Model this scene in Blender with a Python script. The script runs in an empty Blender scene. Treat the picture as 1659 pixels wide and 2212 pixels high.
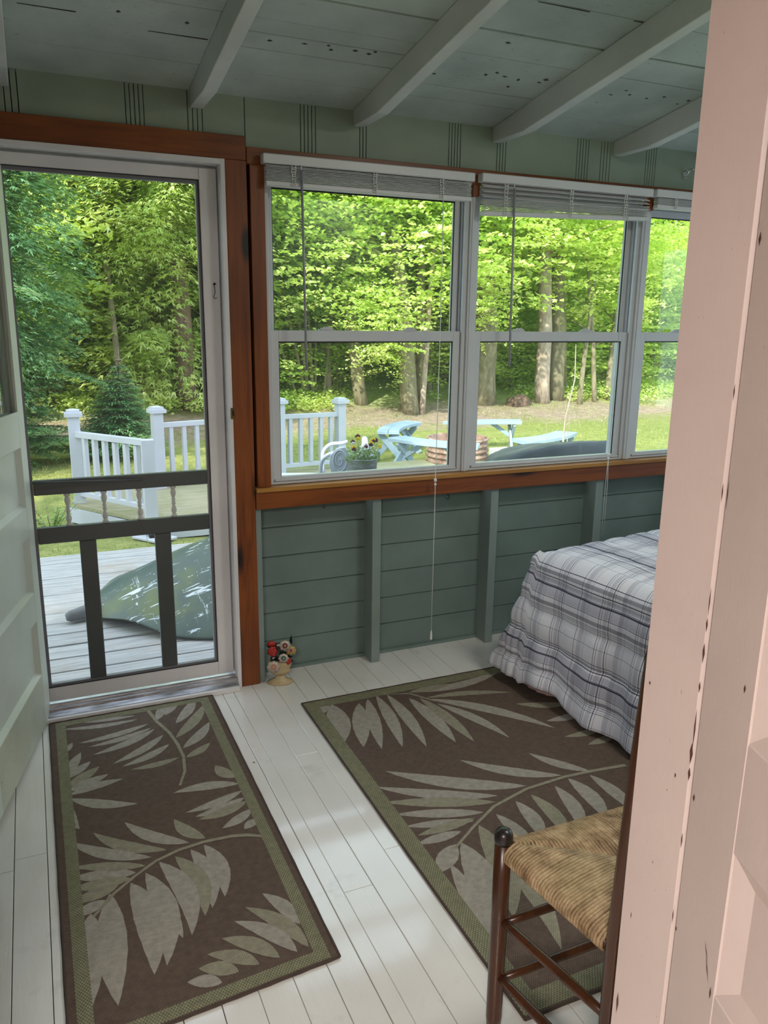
import bpy, bmesh, math, random
from mathutils import Vector, Matrix, noise
R = math.radians
rng = random.Random(7)
scene = bpy.context.scene
col = scene.collection

# ---------------------------------------------------------------- camera
cam_data = bpy.data.cameras.new('camera')
cam = bpy.data.objects.new('camera', cam_data)
col.objects.link(cam)
cam_data.sensor_fit = 'VERTICAL'
cam_data.sensor_width = 27.0
cam_data.sensor_height = 36.0
cam_data.lens = 1709.28 * 36.0 / 2212.0
cam_data.clip_start = 0.02
cam_data.clip_end = 300
_yaw, _pit, _rol = 0.4172993, -0.2411391, 0.0124862
_f = Vector((math.sin(_yaw) * math.cos(_pit), math.cos(_yaw) * math.cos(_pit), math.sin(_pit)))
_r = Vector((math.cos(_yaw), -math.sin(_yaw), 0))
_u = _r.cross(_f)
_r2 = math.cos(_rol) * _r + math.sin(_rol) * _u
_u2 = -math.sin(_rol) * _r + math.cos(_rol) * _u
cam.matrix_world = Matrix(((_r2.x, _u2.x, -_f.x, 0), (_r2.y, _u2.y, -_f.y, -3), (_r2.z, _u2.z, -_f.z, 1.5), (0, 0, 0, 1)))
scene.camera = cam

# ---------------------------------------------------------------- world, sun, colour
world = bpy.data.worlds.new('sky')
scene.world = world
world.use_nodes = True
_bg = world.node_tree.nodes['Background']
_bg.inputs['Color'].default_value = (0.72, 0.86, 1.0, 1)
_bg.inputs['Strength'].default_value = 2.8
sun_data = bpy.data.lights.new('sun', 'SUN')
sun_data.energy = 7.5
sun_data.angle = R(1.0)
sun_data.color = (1.0, 0.93, 0.80)
sun = bpy.data.objects.new('sun', sun_data)
col.objects.link(sun)
sun.rotation_euler = Vector((0.60, 0.55, -0.62)).to_track_quat('-Z', 'Y').to_euler()
scene.view_settings.view_transform = 'Standard'
scene.view_settings.look = 'None'
scene.view_settings.gamma = 1.0
scene.view_settings.use_curve_mapping = False
scene.view_settings.exposure = 0.06
scene.cycles.max_bounces = 8
scene.cycles.diffuse_bounces = 4
scene.cycles.glossy_bounces = 3
scene.cycles.transmission_bounces = 4
scene.cycles.transparent_max_bounces = 8
scene.cycles.use_denoising = True
scene.cycles.sample_clamp_indirect = 6.0

# fill lamps added out of view, above the porch and in the room behind
def area_lamp(name, loc, size, power, colour, rot=(0, 0, 0)):
    d = bpy.data.lights.new(name, 'AREA')
    d.shape = 'DISK'
    d.size = size
    d.energy = power
    d.color = colour
    o = bpy.data.objects.new(name, d)
    o.location = loc
    o.rotation_euler = rot
    col.objects.link(o)
    return o
area_lamp('porch_fill_light', (2.0, -1.9, 2.40), 0.5, 20, (1.0, 0.96, 0.9))
area_lamp('room_fill_light', (-0.7, -3.9, 2.15), 0.6, 78, (1.0, 0.92, 0.87))

# ---------------------------------------------------------------- material helpers
class NT:
    def __init__(s, name):
        s.m = bpy.data.materials.new(name)
        s.m.use_nodes = True
        s.t = s.m.node_tree
        s.n = s.t.nodes
        s.b = s.n['Principled BSDF']
        s.out = s.n['Material Output']
    def node(s, typ, **kw):
        nd = s.n.new(typ)
        for k, v in kw.items():
            if hasattr(nd, k):
                setattr(nd, k, v)
        return nd
    def link(s, a, b):
        s.t.links.new(a, b)
    def coords(s, scale=(1, 1, 1), kind='Object', rot=(0, 0, 0)):
        tc = s.node('ShaderNodeTexCoord')
        mp = s.node('ShaderNodeMapping')
        mp.inputs['Scale'].default_value = scale
        mp.inputs['Rotation'].default_value = rot
        s.link(tc.outputs[kind], mp.inputs['Vector'])
        return mp.outputs['Vector']
    def noise(s, vec, scale, detail=3, rough=0.55, dist=0.0):
        nd = s.node('ShaderNodeTexNoise')
        nd.inputs['Scale'].default_value = scale
        nd.inputs['Detail'].default_value = detail
        nd.inputs['Roughness'].default_value = rough
        nd.inputs['Distortion'].default_value = dist
        s.link(vec, nd.inputs['Vector'])
        return nd.outputs['Fac']
    def ramp(s, fac, stops, const=False):
        nd = s.node('ShaderNodeValToRGB')
        cr = nd.color_ramp
        if const:
            cr.interpolation = 'CONSTANT'
        while len(cr.elements) < len(stops):
            cr.elements.new(0.5)
        for e, (p, c) in zip(cr.elements, stops):
            e.position = p
            e.color = (c[0], c[1], c[2], 1) if hasattr(c, '__len__') else (c, c, c, 1)
        s.link(fac, nd.inputs['Fac'])
        return nd.outputs['Color']
    def mix(s, fac, a, b, mode='MIX'):
        nd = s.node('ShaderNodeMix')
        nd.data_type = 'RGBA'
        nd.blend_type = mode
        for sock, v in ((nd.inputs[0], fac), (nd.inputs[6], a), (nd.inputs[7], b)):
            if hasattr(v, 'links'):
                s.link(v, sock)
            elif hasattr(v, '__len__'):
                sock.default_value = (v[0], v[1], v[2], 1)
            else:
                sock.default_value = v
        return nd.outputs[2]
    def math(s, op, a, b=0.0, c=None):
        nd = s.node('ShaderNodeMath')
        nd.operation = op
        for i, v in enumerate((a, b) if c is None else (a, b, c)):
            if hasattr(v, 'links'):
                s.link(v, nd.inputs[i])
            else:
                nd.inputs[i].default_value = v
        return nd.outputs[0]
    def color(s, c):
        if hasattr(c, 'links'):
            s.link(c, s.b.inputs['Base Color'])
        else:
            s.b.inputs['Base Color'].default_value = (c[0], c[1], c[2], 1)
    def rough(s, v):
        if hasattr(v, 'links'):
            s.link(v, s.b.inputs['Roughness'])
        else:
            s.b.inputs['Roughness'].default_value = v
    def bump(s, h, strength=0.3, dist=0.01):
        nd = s.node('ShaderNodeBump')
        nd.inputs['Strength'].default_value = strength
        nd.inputs['Distance'].default_value = dist
        s.link(h, nd.inputs['Height'])
        s.link(nd.outputs['Normal'], s.b.inputs['Normal'])

def srgb(r, g, b):
    return tuple(((c / 255) / 12.92) if c / 255 <= 0.04045 else (((c / 255) + 0.055) / 1.055) ** 2.4 for c in (r, g, b))

def painted(name, c, rough=0.5, var=0.12, chips=0.0, chipcol=(0.10, 0.07, 0.05), grain=None, bump=0.15, scale=3.0, spec=0.5):
    """painted wood: soft mottling, brush grain, optional chips"""
    t = NT(name)
    v = t.coords()
    n1 = t.noise(v, scale, 4)
    dark = tuple(x * (1 - var * 1.6) for x in c)
    light = tuple(min(1, x * (1 + var)) for x in c)
    colr = t.ramp(n1, [(0.3, dark), (0.7, light)])
    g = t.noise(t.coords(grain or (6, 6, 1.2)), 18, 4, 0.7)
    colr = t.mix(t.math('MULTIPLY', g, 0.25), colr, tuple(x * 0.8 for x in c))
    if chips > 0:
        ch = t.noise(t.coords(grain or (1, 1, 1)), 26, 5, 0.75)
        mask = t.ramp(ch, [(0.0, 0), (0.72 - chips * 0.1, 0), (0.74 - chips * 0.1, 1)])
        big = t.ramp(t.noise(v, 2.3, 2), [(0.45, 0), (0.6, 1)])
        mask = t.mix(1.0, mask, big, 'MULTIPLY')
        colr = t.mix(mask, colr, chipcol)
    t.color(colr)
    t.rough(rough)
    t.b.inputs['Specular IOR Level'].default_value = spec
    t.bump(g, bump, 0.004)
    return t.m

def stained(name, c1, c2, axis='x', rough=0.42, knots=True, seed=0.0):
    """varnished pine: stretched grain and dark knots"""
    t = NT(name)
    st = {'x': (0.9, 14, 14), 'z': (14, 14, 0.9), 'y': (14, 0.9, 14)}[axis]
    g = t.noise(t.coords(st), 3.0, 5, 0.65, 0.6)
    colr = t.ramp(g, [(0.3, c2), (0.52, c1), (0.75, tuple(x * 1.2 for x in c1))])
    big = t.noise(t.coords(), 1.7, 2)
    colr = t.mix(t.ramp(big, [(0.4, 0), (0.7, 0.6)]), colr, tuple(x * 0.72 for x in c2))
    if knots:
        kv = {'x': (2.4, 9, 9), 'z': (9, 9, 2.6), 'y': (9, 2.4, 9)}[axis]
        vo = t.node('ShaderNodeTexVoronoi')
        vo.inputs['Scale'].default_value = 1.0
        mp = t.coords(kv)
        t.link(mp, vo.inputs['Vector'])
        k = t.ramp(vo.outputs['Distance'], [(0.10, 1), (0.22, 0)])
        colr = t.mix(k, colr, (0.012, 0.005, 0.003))
    t.color(colr)
    t.rough(rough)
    t.bump(g, 0.12, 0.003)
    return t.m

def plain(name, c, rough=0.5, metal=0.0, var=0.08, scale=8.0, bump=0.05):
    t = NT(name)
    n = t.noise(t.coords(), scale, 3)
    t.color(t.ramp(n, [(0.3, tuple(x * (1 - var) for x in c)), (0.7, tuple(min(1, x * (1 + var)) for x in c))]))
    t.rough(rough)
    t.b.inputs['Metallic'].default_value = metal
    if bump:
        t.bump(n, bump, 0.004)
    return t.m

def glass_mat(name, tint=(0.93, 0.97, 0.95), haze=0.03):
    t = NT(name)
    t.n.remove(t.b)
    tr = t.node('ShaderNodeBsdfTransparent'); tr.inputs['Color'].default_value = (*tint, 1)
    gl = t.node('ShaderNodeBsdfGlossy'); gl.inputs['Roughness'].default_value = 0.01
    df = t.node('ShaderNodeBsdfDiffuse'); df.inputs['Color'].default_value = (0.8, 0.85, 0.85, 1)
    fr = t.node('ShaderNodeLayerWeight')
    fac = t.math('ADD', t.math('MULTIPLY', t.math('POWER', fr.outputs['Facing'], 4.0), 0.7), 0.035)
    m1 = t.node('ShaderNodeMixShader'); m2 = t.node('ShaderNodeMixShader')
    t.link(fac, m1.inputs[0]); t.link(tr.outputs[0], m1.inputs[1]); t.link(gl.outputs[0], m1.inputs[2])
    m2.inputs[0].default_value = haze
    t.link(m1.outputs[0], m2.inputs[1]); t.link(df.outputs[0], m2.inputs[2])
    t.link(m2.outputs[0], t.out.inputs['Surface'])
    return t.m

def leaf_mat(name, c1, c2, c3, trans=0.45, scale=1.3):
    t = NT(name)
    v = t.coords(kind='Object')
    n = t.noise(v, scale, 2)
    n2 = t.noise(v, 17.0, 1)
    f = t.math('ADD', t.math('MULTIPLY', n, 0.55), t.math('MULTIPLY', n2, 0.45))
    c = t.ramp(f, [(0.32, c1), (0.5, c2), (0.68, c3)])
    t.n.remove(t.b)
    df = t.node('ShaderNodeBsdfDiffuse'); tl = t.node('ShaderNodeBsdfTranslucent')
    gl = t.node('ShaderNodeBsdfGlossy'); gl.inputs['Roughness'].default_value = 0.35
    gl.inputs['Color'].default_value = (0.9, 0.95, 1, 1)
    t.link(c, df.inputs['Color'])
    warm = t.mix(1.0, c, (1.35, 1.25, 0.55), 'MULTIPLY')
    t.link(warm, tl.inputs['Color'])
    m1 = t.node('ShaderNodeMixShader'); m1.inputs[0].default_value = trans
    t.link(df.outputs[0], m1.inputs[1]); t.link(tl.outputs[0], m1.inputs[2])
    m2 = t.node('ShaderNodeMixShader'); m2.inputs[0].default_value = 0.06
    t.link(m1.outputs[0], m2.inputs[1]); t.link(gl.outputs[0], m2.inputs[2])
    t.link(m2.outputs[0], t.out.inputs['Surface'])
    return t.m

# ---------------------------------------------------------------- mesh helpers
class MB:
    def __init__(s):
        s.v = []; s.f = []; s.mi = []; s.uv = None
    def add(s, vs, fs, mi=0):
        b = len(s.v)
        s.v.extend([tuple(p) for p in vs])
        s.f.extend([tuple(i + b for i in f) for f in fs])
        s.mi.extend([mi] * len(fs))
        return s
    def box(s, x0, x1, y0, y1, z0, z1, mi=0):
        vs = [(x, y, z) for z in (z0, z1) for y in (y0, y1) for x in (x0, x1)]
        return s.add(vs, [(0, 2, 3, 1), (4, 5, 7, 6), (0, 1, 5, 4), (1, 3, 7, 5), (3, 2, 6, 7), (2, 0, 4, 6)], mi)
    def hexa(s, pts, mi=0):
        """8 points ordered like box"""
        return s.add(pts, [(0, 2, 3, 1), (4, 5, 7, 6), (0, 1, 5, 4), (1, 3, 7, 5), (3, 2, 6, 7), (2, 0, 4, 6)], mi)
    def beam(s, a, b, w, h, up=(0, 0, 1), mi=0):
        a = Vector(a); b = Vector(b); d = (b - a).normalized()
        side = d.cross(Vector(up))
        if side.length < 1e-4:
            side = d.cross(Vector((0, 1, 0)))
        side.normalize(); u = side.cross(d).normalized()
        pts = []
        for p in (a, b):
            for q in (-1, 1):
                for r_ in (-1, 1):
                    pts.append(p + side * (w / 2 * r_) + u * (h / 2 * q))
        # reorder to box order: index = 4*z+2*y+x ; here 4*(end)+2*q+r
        return s.hexa(pts, mi)
    def prism(s, poly, axis, a0, a1, mi=0):
        """poly: list of 2-D points, extruded along axis from a0 to a1"""
        n = len(poly)
        def p3(p, a):
            return {'x': (a, p[0], p[1]), 'y': (p[0], a, p[1]), 'z': (p[0], p[1], a)}[axis]
        vs = [p3(p, a0) for p in poly] + [p3(p, a1) for p in poly]
        fs = [tuple(range(n)), tuple(range(2 * n - 1, n - 1, -1))]
        fs += [(i, n + i, n + (i + 1) % n, (i + 1) % n) for i in range(n)]
        return s.add(vs, fs, mi)
    def tube(s, pts, rad, seg=8, mi=0, caps=True):
        pts = [Vector(p) for p in pts]
        n = len(pts)
        rr = rad if hasattr(rad, '__len__') else [rad] * n
        prev = None; rings = []
        for i, p in enumerate(pts):
            d = (pts[min(i + 1, n - 1)] - pts[max(i - 1, 0)])
            if d.length < 1e-9: d = Vector((0, 0, 1))
            d.normalize()
            if prev is None:
                a = Vector((0, 0, 1)) if abs(d.z) < 0.9 else Vector((1, 0, 0))
                prev = d.cross(a).normalized()
            else:
                prev = (prev - d * prev.dot(d))
                if prev.length < 1e-6: prev = d.cross(Vector((0.3, 0.5, 0.8)))
                prev.normalize()
            q = d.cross(prev)
            rings.append([p + (prev * math.cos(2 * math.pi * k / seg) + q * math.sin(2 * math.pi * k / seg)) * rr[i] for k in range(seg)])
        vs = [v for r_ in rings for v in r_]
        fs = []
        for i in range(n - 1):
            for k in range(seg):
                a = i * seg + k; b = i * seg + (k + 1) % seg
                fs.append((a, b, b + seg, a + seg))
        if caps:
            fs.append(tuple(range(seg))[::-1]); fs.append(tuple((n - 1) * seg + k for k in range(seg)))
        return s.add(vs, fs, mi)
    def lathe(s, prof, cx=0, cy=0, seg=16, mi=0, sx=1.0, sy=1.0):
        """prof: list of (r, z)"""
        vs = []; fs = []
        n = len(prof)
        for r_, z in prof:
            for k in range(seg):
                a = 2 * math.pi * k / seg
                vs.append((cx + r_ * sx * math.cos(a), cy + r_ * sy * math.sin(a), z))
        for i in range(n - 1):
            for k in range(seg):
                a = i * seg + k; b = i * seg + (k + 1) % seg
                fs.append((a, b, b + seg, a + seg))
        fs.append(tuple(range(seg))[::-1]); fs.append(tuple((n - 1) * seg + k for k in range(seg)))
        return s.add(vs, fs, mi)
    def ball(s, c, r_, seg=10, rings=6, mi=0, sc=(1, 1, 1)):
        vs = []; fs = []
        for i in range(rings + 1):
            th = math.pi * i / rings
            for k in range(seg):
                a = 2 * math.pi * k / seg
                vs.append((c[0] + r_ * sc[0] * math.sin(th) * math.cos(a), c[1] + r_ * sc[1] * math.sin(th) * math.sin(a), c[2] + r_ * sc[2] * math.cos(th)))
        for i in range(rings):
            for k in range(seg):
                a = i * seg + k; b = i * seg + (k + 1) % seg
                fs.append((a, a + seg, b + seg, b))
        return s.add(vs, fs, mi)
    def build(s, name, mats, parent=None, smooth=False, bevel=0.0, off=None):
        me = bpy.data.meshes.new(name)
        vs = s.v
        if off:
            vs = [(a - off[0], b - off[1], c - off[2]) for a, b, c in vs]
        me.from_pydata(vs, [], s.f)
        if not isinstance(mats, (list, tuple)):
            mats = [mats]
        for m in mats:
            me.materials.append(m)
        if len(mats) > 1:
            me.polygons.foreach_set('material_index', s.mi)
        if smooth:
            me.polygons.foreach_set('use_smooth', [True] * len(me.polygons))
        me.update()
        o = bpy.data.objects.new(name, me)
        col.objects.link(o)
        if parent is not None:
            o.parent = parent
        if bevel > 0:
            md = o.modifiers.new('bevel', 'BEVEL')
            md.width = bevel; md.segments = 1; md.limit_method = 'ANGLE'; md.angle_limit = R(40)
        return o

def tag(o, label, cat, group=None, kind=None):
    o['label'] = label; o['category'] = cat
    if group: o['group'] = group
    if kind: o['kind'] = kind
    return o
def thing(name, label, cat, loc=(0, 0, 0), rotz=0.0, group=None, kind=None):
    o = bpy.data.objects.new(name, None)
    o.empty_display_size = 0.1
    o.location = loc; o.rotation_euler = (0, 0, rotz)
    col.objects.link(o)
    return tag(o, label, cat, group, kind)
def tree_copy(o, parent=None):
    c = o.copy(); col.objects.link(c); c.parent = parent
    for ch in list(o.children):
        tree_copy(ch, c)
    return c
def B(x0, x1, y0, y1, z0, z1):
    return MB().box(x0, x1, y0, y1, z0, z1)
# ---------------------------------------------------------------- materials
M_floor = NT('floor_paint')
def _floor(t):
    v = t.coords()
    n1 = t.noise(v, 2.2, 3)
    c = t.ramp(n1, [(0.3, (0.68, 0.665, 0.61)), (0.7, (0.80, 0.79, 0.75))])
    sm = t.noise(t.coords((1, 1, 1)), 5.0, 5, 0.7)
    c = t.mix(t.ramp(sm, [(0.60, 0), (0.80, 0.45)]), c, (0.34, 0.33, 0.27))
    vo = t.node('ShaderNodeTexVoronoi'); vo.inputs['Scale'].default_value = 8.0
    t.link(v, vo.inputs['Vector'])
    sp = t.noise(v, 9.0, 1)
    mask = t.mix(1.0, t.ramp(vo.outputs['Distance'], [(0.035, 1), (0.06, 0)]), t.ramp(sp, [(0.5, 0), (0.56, 1)]), 'MULTIPLY')
    c = t.mix(mask, c, (0.03, 0.027, 0.022))
    t.color(c)
    t.rough(t.ramp(t.noise(v, 3.0, 3), [(0.35, 0.12), (0.7, 0.24)]))
    t.b.inputs['Coat Weight'].default_value = 0.7; t.b.inputs['Coat Roughness'].default_value = 0.07
    h = t.noise(t.coords((9, 1.2, 1)), 5, 4, 0.6)
    t.bump(h, 0.25, 0.003)
_floor(M_floor); M_floor = M_floor.m
M_dark = plain('dark_gap', (0.012, 0.011, 0.010), 0.9)
M_sid = painted('siding_paint', (0.165, 0.225, 0.205), 0.5, 0.14, 0.0, grain=(1.2, 6, 9))
M_stud = painted('stud_paint', (0.23, 0.29, 0.27), 0.5, 0.12, 0.0, grain=(8, 8, 1.2))
M_head = painted('header_paint', (0.27, 0.325, 0.25), 0.5, 0.10, 0.15, grain=(3, 5, 3))
M_ceil = painted('ceiling_paint', (0.46, 0.53, 0.49), 0.55, 0.16, 0.85, (0.035, 0.05, 0.045), grain=(1.0, 7, 7))
M_raft = painted('rafter_paint', (0.60, 0.63, 0.60), 0.5, 0.08, 0.2, grain=(8, 1.2, 8))
M_white = painted('white_paint', (0.74, 0.72, 0.73), 0.45, 0.07, 0.35, (0.20, 0.17, 0.14), grain=(6, 6, 1.4))
M_whitew = painted('outdoor_white_paint', (0.56, 0.57, 0.64), 0.55, 0.05, 0.1, grain=(6, 6, 1.4))
M_door = painted('door_paint', (0.60, 0.64, 0.57), 0.40, 0.07, 0.25, (0.22, 0.20, 0.14), grain=(6, 6, 1.4))
M_doorw = painted('worn_door_paint', (0.54, 0.56, 0.46), 0.5, 0.14, 1.0, (0.07, 0.06, 0.04), grain=(1.5, 1.5, 6))
M_pink = painted('pink_paint', (0.76, 0.645, 0.60), 0.42, 0.05, 0.42, (0.12, 0.05, 0.035), grain=(6, 6, 1.6), bump=0.08)
M_bar = painted('dark_grey_paint', (0.078, 0.086, 0.086), 0.40, 0.12, 0.2, (0.02, 0.02, 0.02))
M_vinyl = plain('window_vinyl', (0.56, 0.58, 0.60), 0.35, var=0.03, bump=0.0)
M_gasket = plain('black_gasket', (0.015, 0.015, 0.017), 0.6)
M_track = plain('blue_grey_track', (0.16, 0.19, 0.27), 0.5)
M_blind = plain('blind_vinyl', (0.66, 0.66, 0.66), 0.4, var=0.03, bump=0.0)
M_cord = plain('white_cord', (0.78, 0.78, 0.76), 0.7)
M_wand = plain('clear_wand', (0.30, 0.30, 0.33), 0.2)
M_pineh = stained('pine_board_x', (0.23, 0.060, 0.009), (0.12, 0.026, 0.005), 'x')
M_pinez = stained('pine_board_z', (0.23, 0.060, 0.009), (0.12, 0.026, 0.005), 'z')
M_sill = stained('pine_sill', (0.42, 0.20, 0.045), (0.30, 0.125, 0.02), 'x', 0.35, False)
M_alu = NT('worn_aluminium')
M_alu.color(M_alu.ramp(M_alu.noise(M_alu.coords((1, 8, 8)), 6, 5, 0.7), [(0.35, (0.20, 0.20, 0.21)), (0.6, (0.56, 0.56, 0.60))]))
M_alu.b.inputs['Metallic'].default_value = 0.6; M_alu.rough(0.38); M_alu = M_alu.m
M_brass = plain('dark_brass', (0.16, 0.10, 0.035), 0.4, 0.7)
M_chrome = plain('chrome', (0.7, 0.7, 0.7), 0.18, 1.0, 0.02, bump=0)
M_wire = plain('black_wire', (0.03, 0.03, 0.03), 0.45, 0.5)
M_glass = glass_mat('window_glass', haze=0.02)
M_screen = NT('insect_screen')
def _scr(t):
    t.n.remove(t.b)
    tr = t.node('ShaderNodeBsdfTransparent'); df = t.node('ShaderNodeBsdfDiffuse'); df.inputs['Color'].default_value = (0.35, 0.35, 0.36, 1)
    m = t.node('ShaderNodeMixShader')
    m.inputs[0].default_value = 0.07
    t.link(tr.outputs[0], m.inputs[1]); t.link(df.outputs[0], m.inputs[2]); t.link(m.outputs[0], t.out.inputs['Surface'])
_scr(M_screen); M_screen = M_screen.m
M_lampw = NT('lamp_glow'); M_lampw.color((0.9, 0.9, 0.85)); M_lampw.b.inputs['Emission Color'].default_value = (1, 0.93, 0.82, 1); M_lampw.b.inputs['Emission Strength'].default_value = 3.0; M_lampw = M_lampw.m
M_roof = plain('roof_felt', (0.05, 0.045, 0.04), 0.9)

# ---------------------------------------------------------------- floor
XL, XR = -1.35, 4.75           # inner ends of the porch
YB = -2.226                    # porch side of the house wall
floor = B(XL - 0.1, XR + 0.1, -2.32, 0.10, -0.06, -0.020).build('floor', M_dark)
tag(floor, 'white glossy painted floor of narrow boards running to the window wall', 'floor', kind='structure')
seams = [-1.35]
x = -0.074
left = []
while x > -1.30:
    left.append(x); x -= 0.0862
seams += sorted(left)
seams += [0.012, 0.099, 0.185, 0.271, 0.356, 0.440, 0.525, 0.605, 0.650, 0.734, 0.820, 0.908, 0.991, 1.078, 1.164, 1.245]
x = 1.331
while x < 4.72:
    seams.append(x); x += 0.0862
seams.append(4.75)
butts = {0.734: -0.60, 0.82: -1.18, 0.991: -1.62, 0.65: -1.30, 0.908: -1.93, 1.164: -0.75}
for a, b in zip(seams[:-1], seams[1:]):
    g = rng.uniform(0.0003, 0.0012)
    cuts = [-2.32]
    if a in butts:
        cuts.append(butts[a])
    elif rng.random() < 0.5:
        cuts.append(rng.uniform(-2.0, -0.3))
    cuts.append(0.098)
    for y0, y1 in zip(cuts[:-1], cuts[1:]):
        dz = rng.uniform(-0.0007, 0.0004)
        B(a + g, b - g, y0 + 0.0006, y1 - 0.0006, -0.0195, dz).build('floor_board', M_floor, floor, bevel=0.0012)

# ---------------------------------------------------------------- front wall with studs, siding and header
wall_front = thing('wall_front', 'window wall of green horizontal siding between painted studs', 'wall', kind='structure')
B(0.70, XR, 0.130, 0.150, 0.0, 0.80).build('wall_sheathing', M_dark, wall_front)
B(XL, -0.12, 0.105, 0.150, 0.0, 2.30).build('wall_panel', M_sid, wall_front)
studs = [(0.69, 0.797), (1.283, 1.323), (1.868, 1.908), (2.457, 2.501), (3.06, 3.10), (3.66, 3.70), (4.26, 4.30)]
for a, b in studs:
    B(a, b, 0.012, 0.130, 0.0, 0.78).build('stud', M_stud, wall_front, bevel=0.002)
B(0.6955, 0.8375, 0.035, 0.130, 0.781, 2.069).build('wall_backing', M_dark, wall_front)
zr = [0.0, 0.021, 0.140, 0.266, 0.391, 0.517, 0.644, 0.770]
bays = [(0.797, 1.283), (1.323, 1.868), (1.908, 2.457), (2.501, 3.06), (3.10, 3.66), (3.70, 4.26), (4.30, XR)]
for bi, (a, b) in enumerate(bays):
    B(a, b, 0.090, 0.130, 0.0, 0.014).build('baseboard', M_sid, wall_front)
    for z0, z1 in zip([0.014] + zr[2:-1], zr[2:]):
        j = rng.uniform(-0.0015, 0.0015)
        mb = MB()
        # shiplap board: face with a small chamfer at the top edge
        mb.prism([(0.104 + j, z0 + 0.0008), (0.104 + j, z1 - 0.006), (0.112 + j, z1 - 0.0028), (0.130, z1 - 0.0028), (0.130, z0 + 0.0008)], 'x', a, b)
        mb.build('siding_board', M_sid, wall_front)
# header above door and windows: long boards with beaded strips
grv = [(-0.003, 3, 0.020), (0.368, 5, 0.0148), (0.575, 4, 0.0165), (0.984, 5, 0.0145), (1.219, 3, 0.013), (1.602, 5, 0.0130), (1.826, 4, 0.0135),
       (2.224, 5, 0.0145), (2.350, 4, 0.0165), (2.600, 5, 0.0135), (3.0, 5, 0.014), (3.22, 4, 0.014), (3.62, 5, 0.014), (4.0, 4, 0.014), (4.4, 5, 0.014)]
def header(x0, x1, zb):
    xs = [x0]
    for gx, n, st in grv:
        for k in range(n):
            q = gx + k * st
            if x0 + 0.01 < q < x1 - 0.01:
                xs.append(q)
    xs.append(x1)
    for a, b in zip(xs[:-1], xs[1:]):
        B(a + 0.0012, b - 0.0012, 0.020, 0.045, zb, 2.275).build('header_board' if b - a > 0.05 else 'beaded_strip', M_head, wall_front, bevel=0.0015)
header(XL, 0.7755, 2.10)
header(0.7755, XR, 2.07)
B(XL, XR, 0.045, 0.13, 2.085, 2.27).build('header_backing', M_dark, wall_front)
# small wall hardware
def cup_hook(x, z, y=0.095, s=1.0):
    h = thing('cup_hook', '', 'hook')
    h.location = (x, y, z)
    pts = [(0, 0, 0.012 * s), (0, -0.001, 0)]
    for k in range(9):
        a = R(90 - k * 32)
        pts.append((0.0, -0.010 * s * math.cos(a) * 0 - 0.0, 0) if False else (0.008 * s * math.cos(a) * 0.25, -0.008 * s * math.cos(a), -0.010 * s + 0.008 * s * math.sin(a)))
    MB().tube(pts, 0.0013 * s, 6).build('hook_wire', M_wire, h, True)
    MB().lathe([(0.004 * s, 0.010 * s), (0.006 * s, 0.014 * s), (0.002, 0.016 * s)], seg=8).build('hook_collar', M_brass, h, True)
    return h
cup_hook(1.075, 0.738, 0.05)['label'] = 'tiny dark cup hook under the sill board in the first siding bay'
cup_hook(1.663, 0.735, 0.05, 1.3)['label'] = 'small open cup hook under the sill board beside the long blind cord'
br = thing('curtain_rod_bracket', 'small chrome curtain rod bracket screwed on the green header board', 'bracket', (2.83, 0.02, 2.155))
B(-0.012, 0.012, -0.003, 0.0, -0.022, 0.022).build('bracket_plate', M_chrome, br, bevel=0.001)
MB().tube([(0, -0.003, 0.014), (0, -0.03, 0.016), (0.003, -0.045, 0.020), (0.004, -0.05, 0.010)], 0.0035, 8).build('bracket_arm', M_chrome, br, True)
MB().tube([(0, -0.030, 0.015), (-0.001, -0.016, -0.004), (0, -0.003, -0.018)], 0.003, 8).build('bracket_brace', M_chrome, br, True)

# ---------------------------------------------------------------- pine trim
trim1 = thing('trim_1', 'orange varnished pine casing around the screen door', 'door trim', kind='structure')
B(XL + 0.5, 0.7715, 0.0, 0.020, 2.040, 2.121).build('head_casing', M_pineh, trim1, bevel=0.0015)
B(0.6945, 0.7715, -0.002, 0.018, 0.0, 2.0395).build('side_casing', M_pinez, trim1, bevel=0.0015)
B(-0.20, -0.123, -0.002, 0.018, 0.0, 2.0395).build('side_casing', M_pinez, trim1, bevel=0.0015)
trim2 = thing('trim_2', 'orange knotty pine casing and sill around the row of windows', 'window trim', kind='structure')
B(0.7835, 0.838, 0.0, 0.030, 0.8400, 2.030).build('side_casing', M_pinez, trim2, bevel=0.0015)
B(0.7735, XR, 0.0, 0.030, 2.030, 2.087).build('head_casing', M_pineh, trim2, bevel=0.0015)
B(0.7735, XR, -0.020, 0.055, 0.822, 0.839).build('sill_board', M_sill, trim2, bevel=0.002)
B(0.7735, XR, -0.008, 0.012, 0.752, 0.8215).build('apron_board', M_pineh, trim2, bevel=0.0015)
B(1.712, 1.741, 0.004, 0.030, 1.985, 2.030).build('mullion_cap', M_pinez, trim2)
B(2.612, 2.650, 0.004, 0.030, 1.985, 2.030).build('mullion_cap', M_pinez, trim2)
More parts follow.
